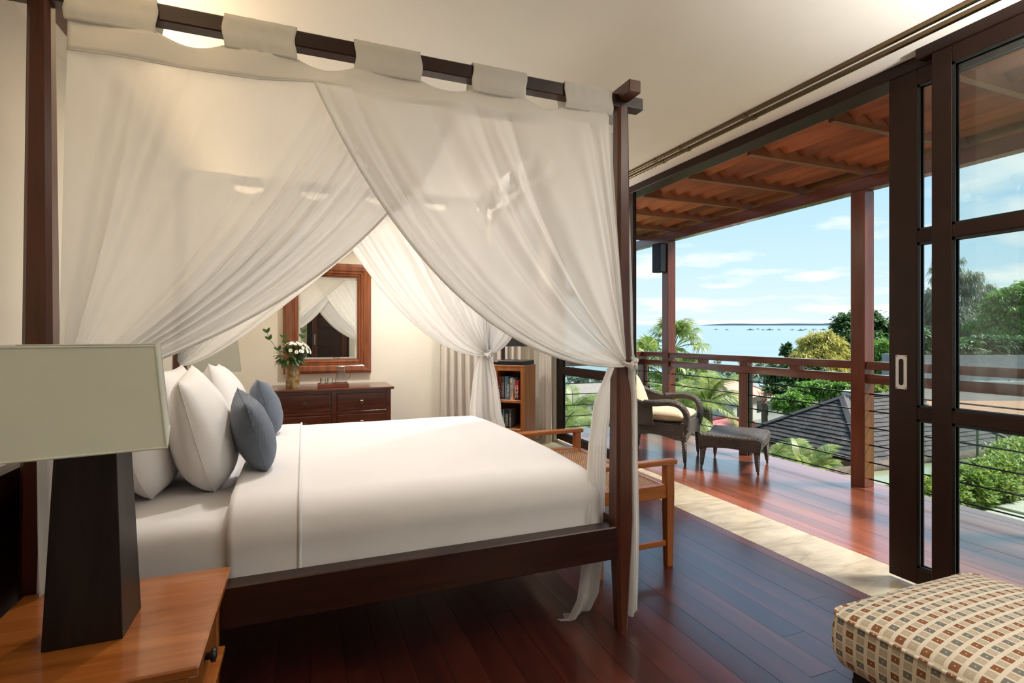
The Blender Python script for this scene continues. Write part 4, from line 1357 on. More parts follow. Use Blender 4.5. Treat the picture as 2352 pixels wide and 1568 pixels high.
b = bm_new(); bx(b, -BW / 2 + 0.04, BW / 2 - 0.04, -BD / 2 - 0.006, -BD / 2 + 0.010, 0.945, BH)
obj('front_rail', b, 'bookcase', bk, local=True)
def bmat(name, col):
    return plain(name, col, 0.45, var=0.05)
def wl_(lx, ly, lz):
    c, s = math.cos(brot), math.sin(brot)
    return Vector((bkl[0] + lx * c - ly * s, bkl[1] + lx * s + ly * c, lz))
def text_obj(txt, size, mat, parent, loc, rot, name='spine_lettering'):
    cu = bpy.data.curves.new(name, 'FONT')
    cu.body = txt; cu.size = size; cu.align_x = 'CENTER'; cu.align_y = 'CENTER'; cu.extrude = 0.0003
    tmp = bpy.data.objects.new('t', cu); COL.objects.link(tmp)
    dg = bpy.context.evaluated_depsgraph_get()
    me = bpy.data.meshes.new_from_object(tmp.evaluated_get(dg))
    bpy.data.objects.remove(tmp); bpy.data.curves.remove(cu)
    me.name = name; me.materials.clear(); me.materials.append(mat)
    o = bpy.data.objects.new(name, me); COL.objects.link(o)
    o.parent = parent; o.location = loc; o.rotation_euler = rot
    return o
MTX_W = bmat('ink_white', (0.85, 0.84, 0.80)); MTX_K = bmat('ink_black', (0.03, 0.03, 0.03))
books_up = [((0.34, 0.035, 0.03), 0.029, 0.235, "X' EDGE", MTX_W, 'red and black paperback at the left end of the upper shelf', (0.04, 0.02, 0.02)),
            ((0.10, 0.075, 0.055), 0.031, 0.232, None, MTX_W, 'dark brown paperback with white lettering on the upper shelf', None),
            ((0.10, 0.34, 0.55), 0.036, 0.235, None, MTX_W, 'thick bright blue paperback on the upper shelf', None),
            ((0.13, 0.14, 0.15), 0.024, 0.214, None, MTX_W, 'slim dark grey paperback on the upper shelf', None),
            ((0.78, 0.77, 0.73), 0.028, 0.222, None, MTX_K, 'white paperback with black lettering on the upper shelf', None),
            ((0.62, 0.72, 0.78), 0.026, 0.205, None, MTX_K, 'pale blue and orange paperback on the upper shelf', (0.75, 0.25, 0.12)),
            ((0.55, 0.045, 0.035), 0.040, 0.195, None, MTX_W, 'red and black paperback at the right end of the upper shelf', (0.03, 0.02, 0.02))]
books_dn = [((0.03, 0.05, 0.05), 0.026, 0.185, None, MTX_W, 'black paperback at the left end of the lower shelf', None),
            ((0.16, 0.38, 0.42), 0.012, 0.185, None, MTX_W, 'thin teal paperback on the lower shelf', None),
            ((0.03, 0.035, 0.06), 0.024, 0.182, None, MTX_W, 'navy paperback with white lettering on the lower shelf', None),
            ((0.02, 0.022, 0.02), 0.026, 0.184, None, MTX_W, 'black paperback in the middle of the lower shelf', None),
            ((0.10, 0.12, 0.14), 0.022, 0.186, None, MTX_W, 'dark grey paperback at the right end of the lower shelf', None)]
def scribble(parent, w, h, z0, mat, seed):
    """rows of printed strokes standing for spine lettering too small to read"""
    r2 = random.Random(seed)
    b = bm_new()
    z = z0
    while z < z0 + h:
        hh = r2.uniform(0.005, 0.011)
        ww = r2.uniform(0.45, 0.8) * w
        bx(b, -ww / 2, -ww / 2 + ww * 0.25, -0.0006, 0.0, z, z + hh); bx(b, ww / 2 - ww * 0.25, ww / 2, -0.0006, 0.0, z, z + hh)
        if r2.random() < 0.7: bx(b, -ww / 2, ww / 2, -0.0006, 0.0, z + hh * 0.35, z + hh * 0.65)
        z += hh + r2.uniform(0.003, 0.006)
    return b
for si, (lst, z, x) in enumerate(((books_up, 0.648, -0.140), (books_dn, 0.358, -0.120))):
    for k, (colr, w, h, txt, ink, lab, col2) in enumerate(lst):
        x += 0.002
        c = wl_(x + w / 2, 0, z)
        yoff = 0.012 * ((k * 7) % 3)
        o = thing('paperback_book', lab, 'book', wl_(x + w / 2, -0.115 + yoff, z), brot, 'books on the upper shelf' if si == 0 else 'books on the lower shelf')
        mt = bmat('book_cover_%d_%d' % (si, k), colr)
        b = bm_new()
        bx(b, -w / 2, w / 2, 0, 0.0025, 0, h); bx(b, -w / 2, -w / 2 + 0.002, 0.0025, 0.14, 0, h); bx(b, w / 2 - 0.002, w / 2, 0.0025, 0.14, 0, h)
        obj('cover', b, mt, o, local=True)
        b = bm_new(); bx(b, -w / 2 + 0.002, w / 2 - 0.002, 0.0025, 0.136, 0.003, h - 0.003)
        obj('pages', b, 'paper' if 'paper' in M else 'white', o, local=True)
        if col2:
            b = bm_new(); bx(b, -w / 2 - 0.0002, w / 2 + 0.0002, -0.0005, 0.002, 0.0, h * 0.55)
            obj('spine_panel', b, bmat('book_panel_%d_%d' % (si, k), col2), o, local=True)
        if txt:
            text_obj(txt, 0.030, ink, o, (0, -0.0012, h * 0.36), (PI / 2, R(90), 0))
        else:
            b = scribble(None, w, h * 0.62, h * 0.12, ink, k * 11 + si)
            obj('spine_lettering', b, ink, o, local=True)
        x += w
t = thing('disc_player', 'flat black disc player on top of the bookcase', 'disc player', (bkl[0], bkl[1], BH + 0.018), brot)
b = bm_new(); bx(b, -0.175, 0.165, -0.155, 0.13, 0.003, 0.045, 0.003)
obj('player_case', b, 'black', t, local=True)
b = bm_new(); bx(b, -0.172, 0.162, -0.158, -0.154, 0.006, 0.042, 0.001)
fp = obj('front_panel', b, 'black', t, local=True)
b = bm_new(); bx(b, -0.160, -0.125, -0.1588, -0.1578, 0.030, 0.036)
obj('badge', b, 'white', fp, local=True)
for sx in (-0.14, 0.13):
    for sy in (-0.12, 0.10):
        b = bm_new(); lathe(b, [(0, 0), (0.012, 0), (0.012, 0.004), (0, 0.004)], (sx, sy, 0), 10)
        obj('foot', b, 'black', t, local=True)
# floor lamp with black pyramid shade behind the bookcase
LX, LY = 2.10, 5.58
t = thing('floor_lamp', 'floor lamp with black pyramid shade behind the bookcase', 'lamp', (LX, LY, 0))
b = bm_new(); bx(b, LX - 0.12, LX + 0.12, LY - 0.12, LY + 0.12, 0, 0.03, 0.004)
obj('lamp_foot', b, 'black', t)
b = bm_new(); bx(b, LX - 0.018, LX + 0.018, LY - 0.018, LY + 0.018, 0.03, 1.34, 0.002)
obj('lamp_pole', b, 'bedwood', t)
b = bm_new(); frustum(b, (LX, LY, 1.185), 0.46, 0.46, (LX, LY, 1.44), 0.08, 0.08)
bmesh.ops.delete(b, geom=[f for f in b.faces if abs(f.normal.z) > 0.98], context='FACES_ONLY')
obj('lamp_shade', b, 'black', t, solid=0.004)
ld = bpy.data.lights.new('added_lamp_uplight', 'SPOT'); ld.energy = ADDED_UPLIGHT_W * 0.25; ld.color = (1.0, 0.93, 0.84)  # bulb added to brighten the far ceiling; lamp not known to be lit
ld.spot_size = R(140); ld.spot_blend = 0.6; ld.shadow_soft_size = 0.03
lo = bpy.data.objects.new('added_lamp_uplight', ld); COL.objects.link(lo); lo.parent = t
lo.location = (0, 0, 1.46); lo.rotation_euler = (PI, 0, 0)

# ================================================================== BENCH AT THE BED FOOT
bn = thing('cane_bench', 'orange teak bench with cane seat and armrests at the bed foot', 'bench', (1.69, 3.0, 0))
BX0, BX1, BY0, BY1 = 1.47, 1.925, 2.455, 3.53
for x in (BX0, BX1):
    for y in (BY0, BY1):
        b = bm_new()
        frustum(b, (x, y, 0.0), 0.036, 0.038, (x, y, 0.40), 0.048, 0.050)
        frustum(b, (x, y, 0.40), 0.048, 0.050, (x, y, 0.572), 0.046, 0.046)
        obj('leg', b, 'benchwood', bn)
for y in (BY0, BY1):
    b = bm_new(); bx(b, BX0 - 0.045, BX1 + 0.045, y - 0.030, y + 0.030, 0.572, 0.600, 0.007, 2)
    obj('armrest', b, 'benchwoodx', bn)
    b = bm_new(); bx(b, BX0 + 0.02, BX1 - 0.02, y - 0.016, y + 0.016, 0.385, 0.455, 0.003)
    obj('seat_rail', b, 'benchwoodx', bn)
    b = bm_new(); bx(b, BX0 + 0.02, BX1 - 0.02, y - 0.011, y + 0.011, 0.115, 0.145, 0.003)
    obj('stretcher', b, 'benchwoodx', bn)
for x in (BX0, BX1):
    b = bm_new(); bx(b, x - 0.016, x + 0.016, BY0 + 0.02, BY1 - 0.02, 0.385, 0.455, 0.003)
    obj('seat_rail', b, 'benchwood', bn)
b = bm_new()
grid(b, lambda a, c: Vector((BX0 + 0.014 + (BX1 - BX0 - 0.028) * a, BY0 + 0.014 + (BY1 - BY0 - 0.028) * c, 0.452 - 0.012 * math.sin(PI * a) * math.sin(PI * c))), 10, 16,
     uvfn=lambda a, c: ((BX1 - BX0) * a, (BY1 - BY0) * c))
obj('cane_seat', b, 'cane', bn, smooth=True, solid=0.005)
b = bm_new()
for xa, xb, ya, yb in ((BX0 - .016, BX0 + .03, BY0, BY1), (BX1 - .03, BX1 + .016, BY0, BY1), (BX0 + .03, BX1 - .03, BY0 - .016, BY0 + .03), (BX0 + .03, BX1 - .03, BY1 - .03, BY1 + .016)):
    bx(b, xa, xb, ya, yb, 0.452, 0.459, 0.002)
obj('seat_frame', b, 'benchwood', bn)

# ================================================================== PATTERNED OTTOMAN
ot = thing('patterned_ottoman', 'square ottoman in cream fabric printed with brown and grey blocks', 'ottoman', (1.96, 0.83, 0))
OX0, OX1, OY0, OY1, OZ0, OZ1 = 1.585, 2.345, 0.44, 1.215, 0.255, 0.405
def ottoman_cushion():
    b = bm_new()
    N = 26
    lay = b.loops.layers.uv.new('UVMap')
    cx_, cy_ = (OX0 + OX1) / 2, (OY0 + OY1) / 2
    hx, hy = (OX1 - OX0) / 2, (OY1 - OY0) / 2
    r_ = 0.055
    def cl(u):  # keep rounded plan corners
        return u
    def plan(u, v, k=1.0):
        x, y = u * hx * k, v * hy * k
        ax, ay = abs(x), abs(y)
        ex, ey = hx * k - r_, hy * k - r_
        if ax > ex and ay > ey:
            dx, dy = ax - ex, ay - ey
            d = math.hypot(dx, dy); m_ = max(dx, dy)
            if d > 1e-6:
                s = m_ / d
                ax, ay = ex + dx * s, ey + dy * s
        return math.copysign(ax, x), math.copysign(ay, y)
    # top
    tv = [[None] * (N + 1) for _ in range(N + 1)]
    for i in range(N + 1):
        for j in range(N + 1):
            u, v = i / N * 2 - 1, j / N * 2 - 1
            u = math.copysign(1 - (1 - abs(u)) ** 1.25, u); v = math.copysign(1 - (1 - abs(v)) ** 1.25, v)
            x, y = plan(u, v)
            z = OZ1 + 0.072 * ((1 - abs(u) ** 2.6) * (1 - abs(v) ** 2.6)) ** 0.55
            tv[i][j] = b.verts.new((cx_ + x, cy_ + y, z))
    for i in range(N):
        for j in range(N):
            f = b.faces.new((tv[i][j], tv[i + 1][j], tv[i + 1][j + 1], tv[i][j + 1]))
            for lp in f.loops: lp[lay].uv = (lp.vert.co.x, lp.vert.co.y)
    # sides
    ringt = [tv[i][0] for i in range(N)] + [tv[N][j] for j in range(N)] + [tv[N - i][N] for i in range(N)] + [tv[0][N - j] for j in range(N)]
    n_ = len(ringt)
    side_id = [0] * N + [1] * N + [2] * N + [3] * N
    prev = ringt
    H_ = OZ1 - OZ0
    for s in range(1, 7):
        q = s / 6
        bulge = 1 + 0.022 * math.sin(q * PI)
        if q == 1: bulge = 0.985
        cur = [b.verts.new((cx_ + (v.co.x - cx_) * bulge, cy_ + (v.co.y - cy_) * bulge, OZ1 - H_ * q)) for v in ringt]
        for k in range(n_):
            k2 = (k + 1) % n_
            f = b.faces.new((prev[k], cur[k], cur[k2], prev[k2]))
            for lp in f.loops:
                co = lp.vert.co
                d = OZ1 - co.z
                lp[lay].uv = ((co.x, d) if side_id[k] in (0, 2) else (d, co.y))
        prev = cur
    b.faces.new(prev)
    return b, [v.co.copy() for v in ringt]
b, ring_pts = ottoman_cushion()
oc = obj('cushion', b, 'ottoman', ot, smooth=True)
b = bm_new(); tube(b, ring_pts + [ring_pts[0], ring_pts[1]], 0.0065, 8, False, uv=True)
obj('welt_cord', b, 'ottoman', oc, smooth=True)
b = bm_new(); bx(b, OX0 + 0.05, OX1 - 0.05, OY0 + 0.05, OY1 - 0.05, 0.20, OZ0 + 0.004)
obj('base_frame', b, 'black', ot)
for x in (OX0 + 0.085, OX1 - 0.085):
    for y in (OY0 + 0.085, OY1 - 0.085):
        b = bm_new(); frustum(b, (x, y, 0), 0.05, 0.05, (x, y, 0.205), 0.075, 0.075)
        obj('leg', b, 'black', ot)

# ================================================================== TERRACE: PERGOLA, RAILING, FURNITURE
PX = 4.52
POSTS = [0.53, 3.14, 5.75]
for k, y in enumerate(POSTS):
    b = bm_new(); bx(b, PX - 0.062, PX + 0.062, y - 0.062, y + 0.062, 0.0, 2.552, 0.004)
    o = obj('pergola_post', b, 'postred')
    tag(o, ['square red wood pergola post beyond the right glass doors', 'square red wood pergola post in the middle of the terrace view', 'square red wood pergola post at the far left carrying the speaker'][k], 'post', 'pergola posts')
pg = thing('pergola_roof', 'red wood pergola roof of rafters and overlapping slats over the terrace', 'pergola', (3.8, 2.0, 2.552))
b = bm_new(); bx(b, PX - 0.055, PX + 0.055, -2.6, 6.6, 2.552, 2.662, 0.004)
obj('front_beam', b, 'railred', pg)
b = bm_new(); bx(b, 3.102, 3.16, -2.6, 6.6, 2.70, 2.85, 0.003)
obj('wall_plate', b, 'railred', pg)
RY = [6.36, 5.70, 5.04, 4.39, 3.73, 3.07, 2.40, 1.74, 1.08, 0.42, -0.24, -0.90, -1.56, -2.22]
for y in RY:
    b = bm_new(); bx(b, 3.16, PX + 0.30, y - 0.02, y + 0.02, 2.675, 2.80, 0.003)
    obj('rafter', b, 'rafter', pg)
slat_src = {}
for yi in range(len(RY) - 1):
    ya, yb = RY[yi + 1] + 0.021, RY[yi] - 0.021
    for k in range(9):
        x = 3.24 + k * 0.178
        key = round(yb - ya, 3)
        if key not in slat_src:
            b = bm_new(); box(b, (0, 0, 0), (0.235, yb - ya, 0.020), Matrix.Rotation(R(32), 3, 'Y'), 0.002)
            o = obj('roof_slat', b, 'slat', pg, local=True)
            slat_src[key] = o
            o.location = Vector((x, (ya + yb) / 2, 2.79)) - offset_of(pg)
        else:
            link_copy(slat_src[key], 'roof_slat', pg, Vector((x, (ya + yb) / 2, 2.79)) - offset_of(pg))

# railing
rl = thing('terrace_railing', 'red wood terrace railing with two top rails and black cables', 'railing', (PX, 2.0, 0))
YE = 6.33
spans = []
ys = [-2.5] + [y for y in POSTS] + [YE]
for a, c in zip(ys[:-1], ys[1:]):
    a2 = a + (0.062 if a in POSTS else 0); c2 = c - (0.062 if c in POSTS else 0)
    b = bm_new(); bx(b, PX - 0.045, PX + 0.045, a2, c2, 1.012, 1.080, 0.003)
    obj('top_rail', b, 'railred', rl)
    b = bm_new(); bx(b, PX - 0.035, PX + 0.035, a2, c2, 0.892, 0.970, 0.003)
    obj('second_rail', b, 'railred', rl)
    for z in (0.800, 0.655, 0.510, 0.362, 0.214, 0.070):
        b = bm_new(); tube(b, [(PX + 0.005, a2, z), (PX + 0.005, c2, z)], 0.006, 8)
        obj('cable', b, 'cable', rl, smooth=True)
for y in (4.44, 1.83, YE, -0.8):
    b = bm_new(); bx(b, PX - 0.045, PX + 0.045, y - 0.06, y + 0.055, 0.0, 0.892 if y != YE else 1.012, 0.003)
    bx(b, PX - 0.035, PX + 0.035, y - 0.055, y + 0.05, 0.965, 1.015)
    obj('baluster', b, 'postred', rl)
    b = bm_new(); bx(b, PX - 0.02, PX + 0.02, y - 0.070, y - 0.060, 0.0, 0.892)
    obj('cable_plate', b, 'black', rl)
for y in (5.10, 3.79, 2.49, 1.18):
    b = bm_new(); bx(b, PX - 0.035, PX + 0.035, y - 0.055, y + 0.055, 0.968, 1.014)
    obj('spacer_block', b, 'postred', rl)
re = thing('terrace_railing', 'red wood railing with cables closing the far end of the terrace', 'railing', (3.8, YE, 0))
b = bm_new(); bx(b, 3.06, PX + 0.045, YE - 0.045, YE + 0.045, 1.0125, 1.080, 0.003)
bmesh.ops.translate(b, verts=b.verts, vec=(-0.091, 0, 0))
obj('top_rail', b, 'railred', re)
b = bm_new(); bx(b, 3.0, PX - 0.05, YE - 0.035, YE + 0.035, 0.892, 0.970, 0.003)
obj('second_rail', b, 'railred', re)
for z in (0.800, 0.655, 0.510, 0.362, 0.214, 0.070):
    b = bm_new(); tube(b, [(3.0, YE + 0.005, z), (PX - 0.046, YE + 0.005, z)], 0.006, 8)
    obj('cable', b, 'cable', re, smooth=True)

# speaker on the far post
sp = thing('wall_speaker', 'small black outdoor speaker mounted on the far left pergola post', 'speaker', (4.40, 5.76, 2.13))
b = bm_new(); box(b, (4.385, 5.775, 2.33), (0.12, 0.15, 0.385), Matrix.Rotation(R(8), 3, 'Z'), 0.012, 3)
obj('speaker_cabinet', b, 'black', sp)
b = bm_new(); box(b, (4.330, 5.762, 2.33), (0.012, 0.13, 0.36), Matrix.Rotation(R(8), 3, 'Z'), 0.004)
obj('speaker_grille', b, 'cable', sp)
b = bm_new(); bx(b, 4.43, 4.46, 5.73, 5.79, 2.27, 2.39, 0.003)
obj('bracket', b, 'black', sp)

# wicker armchair, local frame: +X' is the chair's left-right axis, front is -Y'
CH_ROT = R(37)
ch = thing('wicker_armchair', 'dark brown wicker armchair with tan cushions on the terrace', 'armchair', (3.60, 4.74, 0), CH_ROT)
cw = 0.30
def leg(parent, x, y, h, r0=0.014, r1=0.034, lean=(0, 0)):
    b = bm_new(); tube(b, [(x + lean[0], y + lean[1], 0), (x + lean[0] * .9, y + lean[1] * .9, 0.02), (x + lean[0] * .8, y + lean[1] * .8, 0.03), (x, y, h)], [r0 * .8, r0 * .8, r0 * 1.25, r1], 12, True, uv=True)
    return obj('leg', b, 'wicker', parent, local=True, smooth=True)
for x in (-cw, cw):
    leg(ch, x, -0.33, 0.36, lean=(0, -0.015)); leg(ch, x * 0.92, 0.30, 0.36, lean=(0, 0.03))
b = bm_new()
grid(b, lambda a, c: (lambda q: Vector((q[0], q[1], 0.24 + 0.16 * c + 0.05 * (1 - c) * (abs(math.sin(2 * PI * a * 2)) ** 2))))(
    [(-cw - 0.02 + (2 * cw + 0.04) * min(1, a * 4), -0.35), (cw + 0.02, -0.35 + 0.68 * (a * 4 - 1)), (cw + 0.02 - (2 * cw + 0.04) * (a * 4 - 2), 0.33), (-cw - 0.02, 0.33 - 0.68 * (a * 4 - 3))][min(3, int(a * 4))]), 64, 6,
    uvfn=lambda a, c: (a * 2.6, c * 0.16))
obj('seat_skirt', b, 'wicker', ch, local=True, solid=0.02)
b = bm_new(); grid(b, lambda a, c: Vector((-cw - 0.02 + (2 * cw + 0.04) * a, -0.35 + 0.68 * c, 0.40)), 8, 8, uvfn=lambda a, c: (a * 0.66, c * 0.68))
obj('seat_deck', b, 'wicker', ch, local=True, solid=0.02)
# wrap-round back and arms as one curved shell
def shell(a, c):
    # a: 0 right arm front -> 1 left arm front ; c: 0 bottom -> 1 top edge
    ang = PI * (a * 1.10 - 0.05)
    k = math.sin(max(0, min(PI, ang)))
    x = (cw + 0.055) * math.cos(ang) * (1 + 0.10 * c)
    y = -0.02 + 0.40 * math.sin(ang) ** 0.8 * (1 if math.sin(ang) > 0 else 0) if math.sin(ang) > 0 else -0.02 - 0.1 * abs(math.sin(ang))
    y += 0.13 * c * k
    top = 0.60 + 0.28 * k ** 1.6
    z = 0.38 + (top - 0.38) * c
    return Vector((x, y, z))
b = bm_new(); grid(b, shell, 48, 14, uvfn=lambda a, c: (a * 1.5, c * 0.42))
obj('backrest', b, 'wicker', ch, local=True, smooth=True, solid=0.028)
b = bm_new(); tube(b, [shell(k / 40, 1.0) for k in range(41)], 0.024, 10, True, uv=True)
obj('back_rim', b, 'wicker', ch, local=True, smooth=True)
for s in (-1, 1):
    p0 = shell(0.0 if s > 0 else 1.0, 1.0)
    pts = [p0 + Vector((0, 0.08, 0.01)), p0 + Vector((0.005 * s, -0.03, 0.015)), Vector((s * (cw + 0.055), -0.20, 0.625)), Vector((s * (cw + 0.045), -0.30, 0.60)), Vector((s * (cw + 0.02), -0.355, 0.53)), Vector((s * cw, -0.365, 0.44)), Vector((s * cw, -0.345, 0.34))]
    # smooth the path
    sm = []
    for i in range(len(pts) - 1):
        for q in range(4):
            t_ = q / 4
            pm1, p1, p2, p3 = pts[max(0, i - 1)], pts[i], pts[i + 1], pts[min(len(pts) - 1, i + 2)]
            sm.append(0.5 * ((2 * p1) + (p2 - pm1) * t_ + (2 * pm1 - 5 * p1 + 4 * p2 - p3) * t_ * t_ + (3 * p1 - pm1 - 3 * p2 + p3) * t_ ** 3))
    sm.append(pts[-1])
    b = bm_new(); tube(b, sm, 0.034, 12, True, uv=True)
    obj('armrest', b, 'wicker', ch, local=True, smooth=True)
def soft_box(b, c, s, r_, puff, n_=18, rot=None):
    def f(sgn):
        def g(a, d):
            u, v = a * 2 - 1, d * 2 - 1
            k = (max(0, 1 - abs(u) ** 4) * max(0, 1 - abs(v) ** 4)) ** 0.35
            p = Vector((s[0] / 2 * u, s[1] / 2 * v, sgn * (s[2] / 2 * k + puff * (1 - u * u) * (1 - v * v))))
            if rot: p = rot @ p
            return p + Vector(c)
        return g
    grid(b, f(1), n_, n_); grid(b, f(-1), n_, n_)
    bmesh.ops.remove_doubles(b, verts=b.verts, dist=0.0005)
b = bm_new(); soft_box(b, (0, -0.03, 0.465), (0.60, 0.62, 0.115), 0.03, 0.012)
obj('seat_cushion', b, 'dash', ch, local=True, smooth=True)
b = bm_new(); soft_box(b, (-0.02, 0.265, 0.665), (0.48, 0.42, 0.11), 0.03, 0.03, rot=Matrix.Rotation(R(68), 3, 'X'))
obj('back_cushion', b, 'dash', ch, local=True, smooth=True)

# wicker footstool
st = thing('wicker_footstool', 'dark brown wicker footstool in front of the armchair', 'footstool', (4.04, 4.107, 0), R(34.7))
for x in (-0.265, 0.265):
    for y in (-0.24, 0.24):
        leg(st, x, y, 0.25, 0.013, 0.036, (0.018 * (1 if x > 0 else -1), 0.018 * (1 if y > 0 else -1)))
sw, sd = 0.32, 0.29
def stool_top(a, c):
    u, v = a * 2 - 1, c * 2 - 1
    e = max(abs(u), abs(v))
    z = 0.305 + 0.045 * abs(u) ** 2.2
    dr = max(0, (e - 0.86) / 0.14)
    z -= 0.05 * dr * dr
    k = 1 - 0.03 * dr * dr
    return Vector((sw * u * k, sd * v * k, z))
b = bm_new(); grid(b, stool_top, 30, 30, uvfn=lambda a, c: (a * 0.64, c * 0.58))
obj('woven_top', b, 'wicker', st, local=True, smooth=True, solid=0.012)
b = bm_new()
def skirt(a, c):
    q = (a * 4) % 4; i = int(q) % 4; s_ = q - int(q)
    if a >= 1: i, s_ = 3, 1.0
    P = [(-1, -1), (1, -1), (1, 1), (-1, 1)]
    u = P[i][0] + (P[(i + 1) % 4][0] - P[i][0]) * s_; v = P[i][1] + (P[(i + 1) % 4][1] - P[i][1]) * s_
    arch = math.sin(PI * s_) ** 0.6 if 0 < s_ < 1 else 0
    z1 = stool_top((u + 1) / 2, (v + 1) / 2).z
    z0 = 0.185 + 0.035 * arch
    return Vector((sw * u * (0.97 - 0.05 * (1 - c)), sd * v * (0.97 - 0.05 * (1 - c)), z0 + (z1 - z0) * c))
grid(b, skirt, 80, 6, uvfn=lambda a, c: (a * 2.4, c * 0.12))
obj('woven_apron', b, 'wicker', st, local=True, smooth=True, solid=0.014)

# ================================================================== THE GARDEN, THE HILLSIDE AND THE SEA
def v3(*a): return Vector(a)
def nth(k):
    return str(k) + ('th' if 10 <= k % 100 <= 20 else {1: 'st', 2: 'nd', 3: 'rd'}.get(k % 10, 'th'))
# ground: level terrace by the deck on the right, slope falling away to the shore on the left
def hill(x, y):
    d = x * 0.368 + y * 0.93
    w = x * 0.93 - y * 0.368
    z = -3.2 - 0.11 * max(0, d - 14) ** 1.0
    return max(z, -17.5) + 0.5 * noise.noise((x * 0.05, y * 0.05, 0))
b = bm_new()
def gf(a, c):
    x = -40 + 260 * a ** 1.3; y = -30 + 300 * c ** 1.2
    z = hill(x, y)
    if x < 5.2: z = min(z, -3.4)
    return v3(x, y, z)
grid(b, gf, 50, 50)
struct('hillside_ground', b, 'ground', smooth=True)
# sea
b = bm_new()
def sea_z(d): return -18.4 + 0.0248 * d
def sf(a, c):
    d = 150 + 3850 * a ** 2
    w = (c - 0.5) * 2 * (260 + d * 1.6)
    return v3(0.368 * d + 0.93 * w, 0.93 * d - 0.368 * w, sea_z(d))
grid(b, sf, 30, 20)
struct('sea', b, 'sea', smooth=True)
# low headland on the horizon
b = bm_new()
n_ = 60
lo_, hi_ = [], []
for k in range(n_ + 1):
    q = k / n_
    u = 1605 + (2500 - 1605) * q
    a = (u - 1176) / 1210.0; d = 3800.0
    h_ = 17 * min(1, q / 0.10) ** 0.7 * (0.8 + 0.3 * noise.noise((q * 9, 0, 0))) + (6 if q > 0.45 else 0)
    x, y = (0.368 + a * 0.93) * d, (0.93 - a * 0.368) * d
    lo_.append((x, y, sea_z(d) - 2)); hi_.append((x, y, sea_z(d) + h_))
for k in range(n_):
    f0 = [v3(*lo_[k]), v3(*lo_[k + 1]), v3(*hi_[k + 1]), v3(*hi_[k])]
    bk_ = [p + v3(0.368, 0.93, 0) * 180 for p in f0]
    vv = [b.verts.new(p) for p in f0 + bk_]
    for q in ((0, 1, 2, 3), (5, 4, 7, 6), (3, 2, 6, 7)): b.faces.new([vv[i] for i in q])
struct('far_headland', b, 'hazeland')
# moored boats
boat_u = [(1568, 752), (1645, 752), (1670, 753), (1724, 753), (1741, 751), (1753, 753), (1768, 753), (1790, 753), (1820, 753), (1840, 754), (1850, 752), (1868, 753), (1892, 753)]
for k, (u, v) in enumerate(boat_u):
    K = 23800.0
    d = K / (v + 5 - 741.0)
    a = (u - 1176) / 1210.0
    x, y = (0.368 + a * 0.93) * d, (0.93 - a * 0.368) * d
    L = d * (5 if k % 3 else 8) / 1210.0
    o = thing('fishing_boat', 'small dark fishing boat on the sea, %s from the left of the moored row' % nth(k + 1), 'boat', (x, y, sea_z(d) - 0.3), R(-22 + rnd.uniform(-20, 20)), 'boats moored at sea')
    b = bm_new()
    prism(b, [(-L, 0), (-L * .7, -L * .18), (L * .6, -L * .18), (L, 0), (L * .6, L * .18), (-L * .7, L * .18)], 0.0, L * 0.16)
    obj('hull', b, 'hull', o, local=True)
    b = bm_new(); bx(b, -L * .35, L * .25, -L * .12, L * .12, L * .16, L * .42)
    obj('cabin', b, 'hull', o, local=True)
    b = bm_new(); tube(b, [(0, 0, L * .3), (-L * .1, 0, L * .95)], L * 0.03, 5)
    tube(b, [(-L * .9, L * .4, L * .2), (L * .9, L * .4, L * .2)], L * 0.03, 5)
    obj('mast_and_outrigger', b, 'hull', o, local=True)

# ---------------------------------------------------------------- plants
def leaf_cloud(b, blobs, n, size, rr, droop=0.3, aspect=0.5, shell=0.55):
    """leaf quads (bent) spread through ellipsoid clumps (centre, radii)"""
    vol = [q[1][0] * q[1][1] * q[1][2] for q in blobs]
    tot = sum(vol)
    for (c, r_), vv in zip(blobs, vol):
        c = Vector(c)
        cnt = max(30, int(n * 1.6 * vv / tot))
        nsub = max(6, cnt // 60)
        subs = []
        for _ in range(nsub):
            a = rr.uniform(0, 2 * PI); z = rr.uniform(-0.8, 1); q = math.sqrt(1 - z * z)
            k = rr.uniform(shell, 1.0)
            subs.append((Vector((q * math.cos(a) * r_[0] * k, q * math.sin(a) * r_[1] * k, z * r_[2] * k)), rr.uniform(0.22, 0.40)))
        for i in range(cnt):
            sc_, sr = subs[i % nsub]
            a = rr.uniform(0, 2 * PI); z = rr.uniform(-1, 1); q = math.sqrt(1 - z * z)
            k = rr.random() ** 0.4 * sr
            p = c + sc_ + Vector((q * math.cos(a) * r_[0] * k, q * math.sin(a) * r_[1] * k, z * r_[2] * k * 0.7))
            out = (p - c); out = Vector((out.x / r_[0], out.y / r_[1], out.z / r_[2] + 0.25))
            d = (out.normalized() * 0.6 + Vector((rr.uniform(-1, 1), rr.uniform(-1, 1), rr.uniform(-0.7, 0.5)))).normalized()
            d.z -= droop
            d.normalize()
            s = size * rr.uniform(0.5, 1.1)
            side = d.cross(Vector((rr.uniform(-.5, .5), rr.uniform(-.5, .5), 1))).normalized() * (s * aspect / 2)
            m_ = p + d * (s * 0.5); e2 = p + d * s - Vector((0, 0, s * droop * 0.5))
            v1, v2, v3_, v4 = b.verts.new(p), b.verts.new(m_ + side), b.verts.new(e2), b.verts.new(m_ - side)
            b.faces.new((v1, v2, v3_, v4))

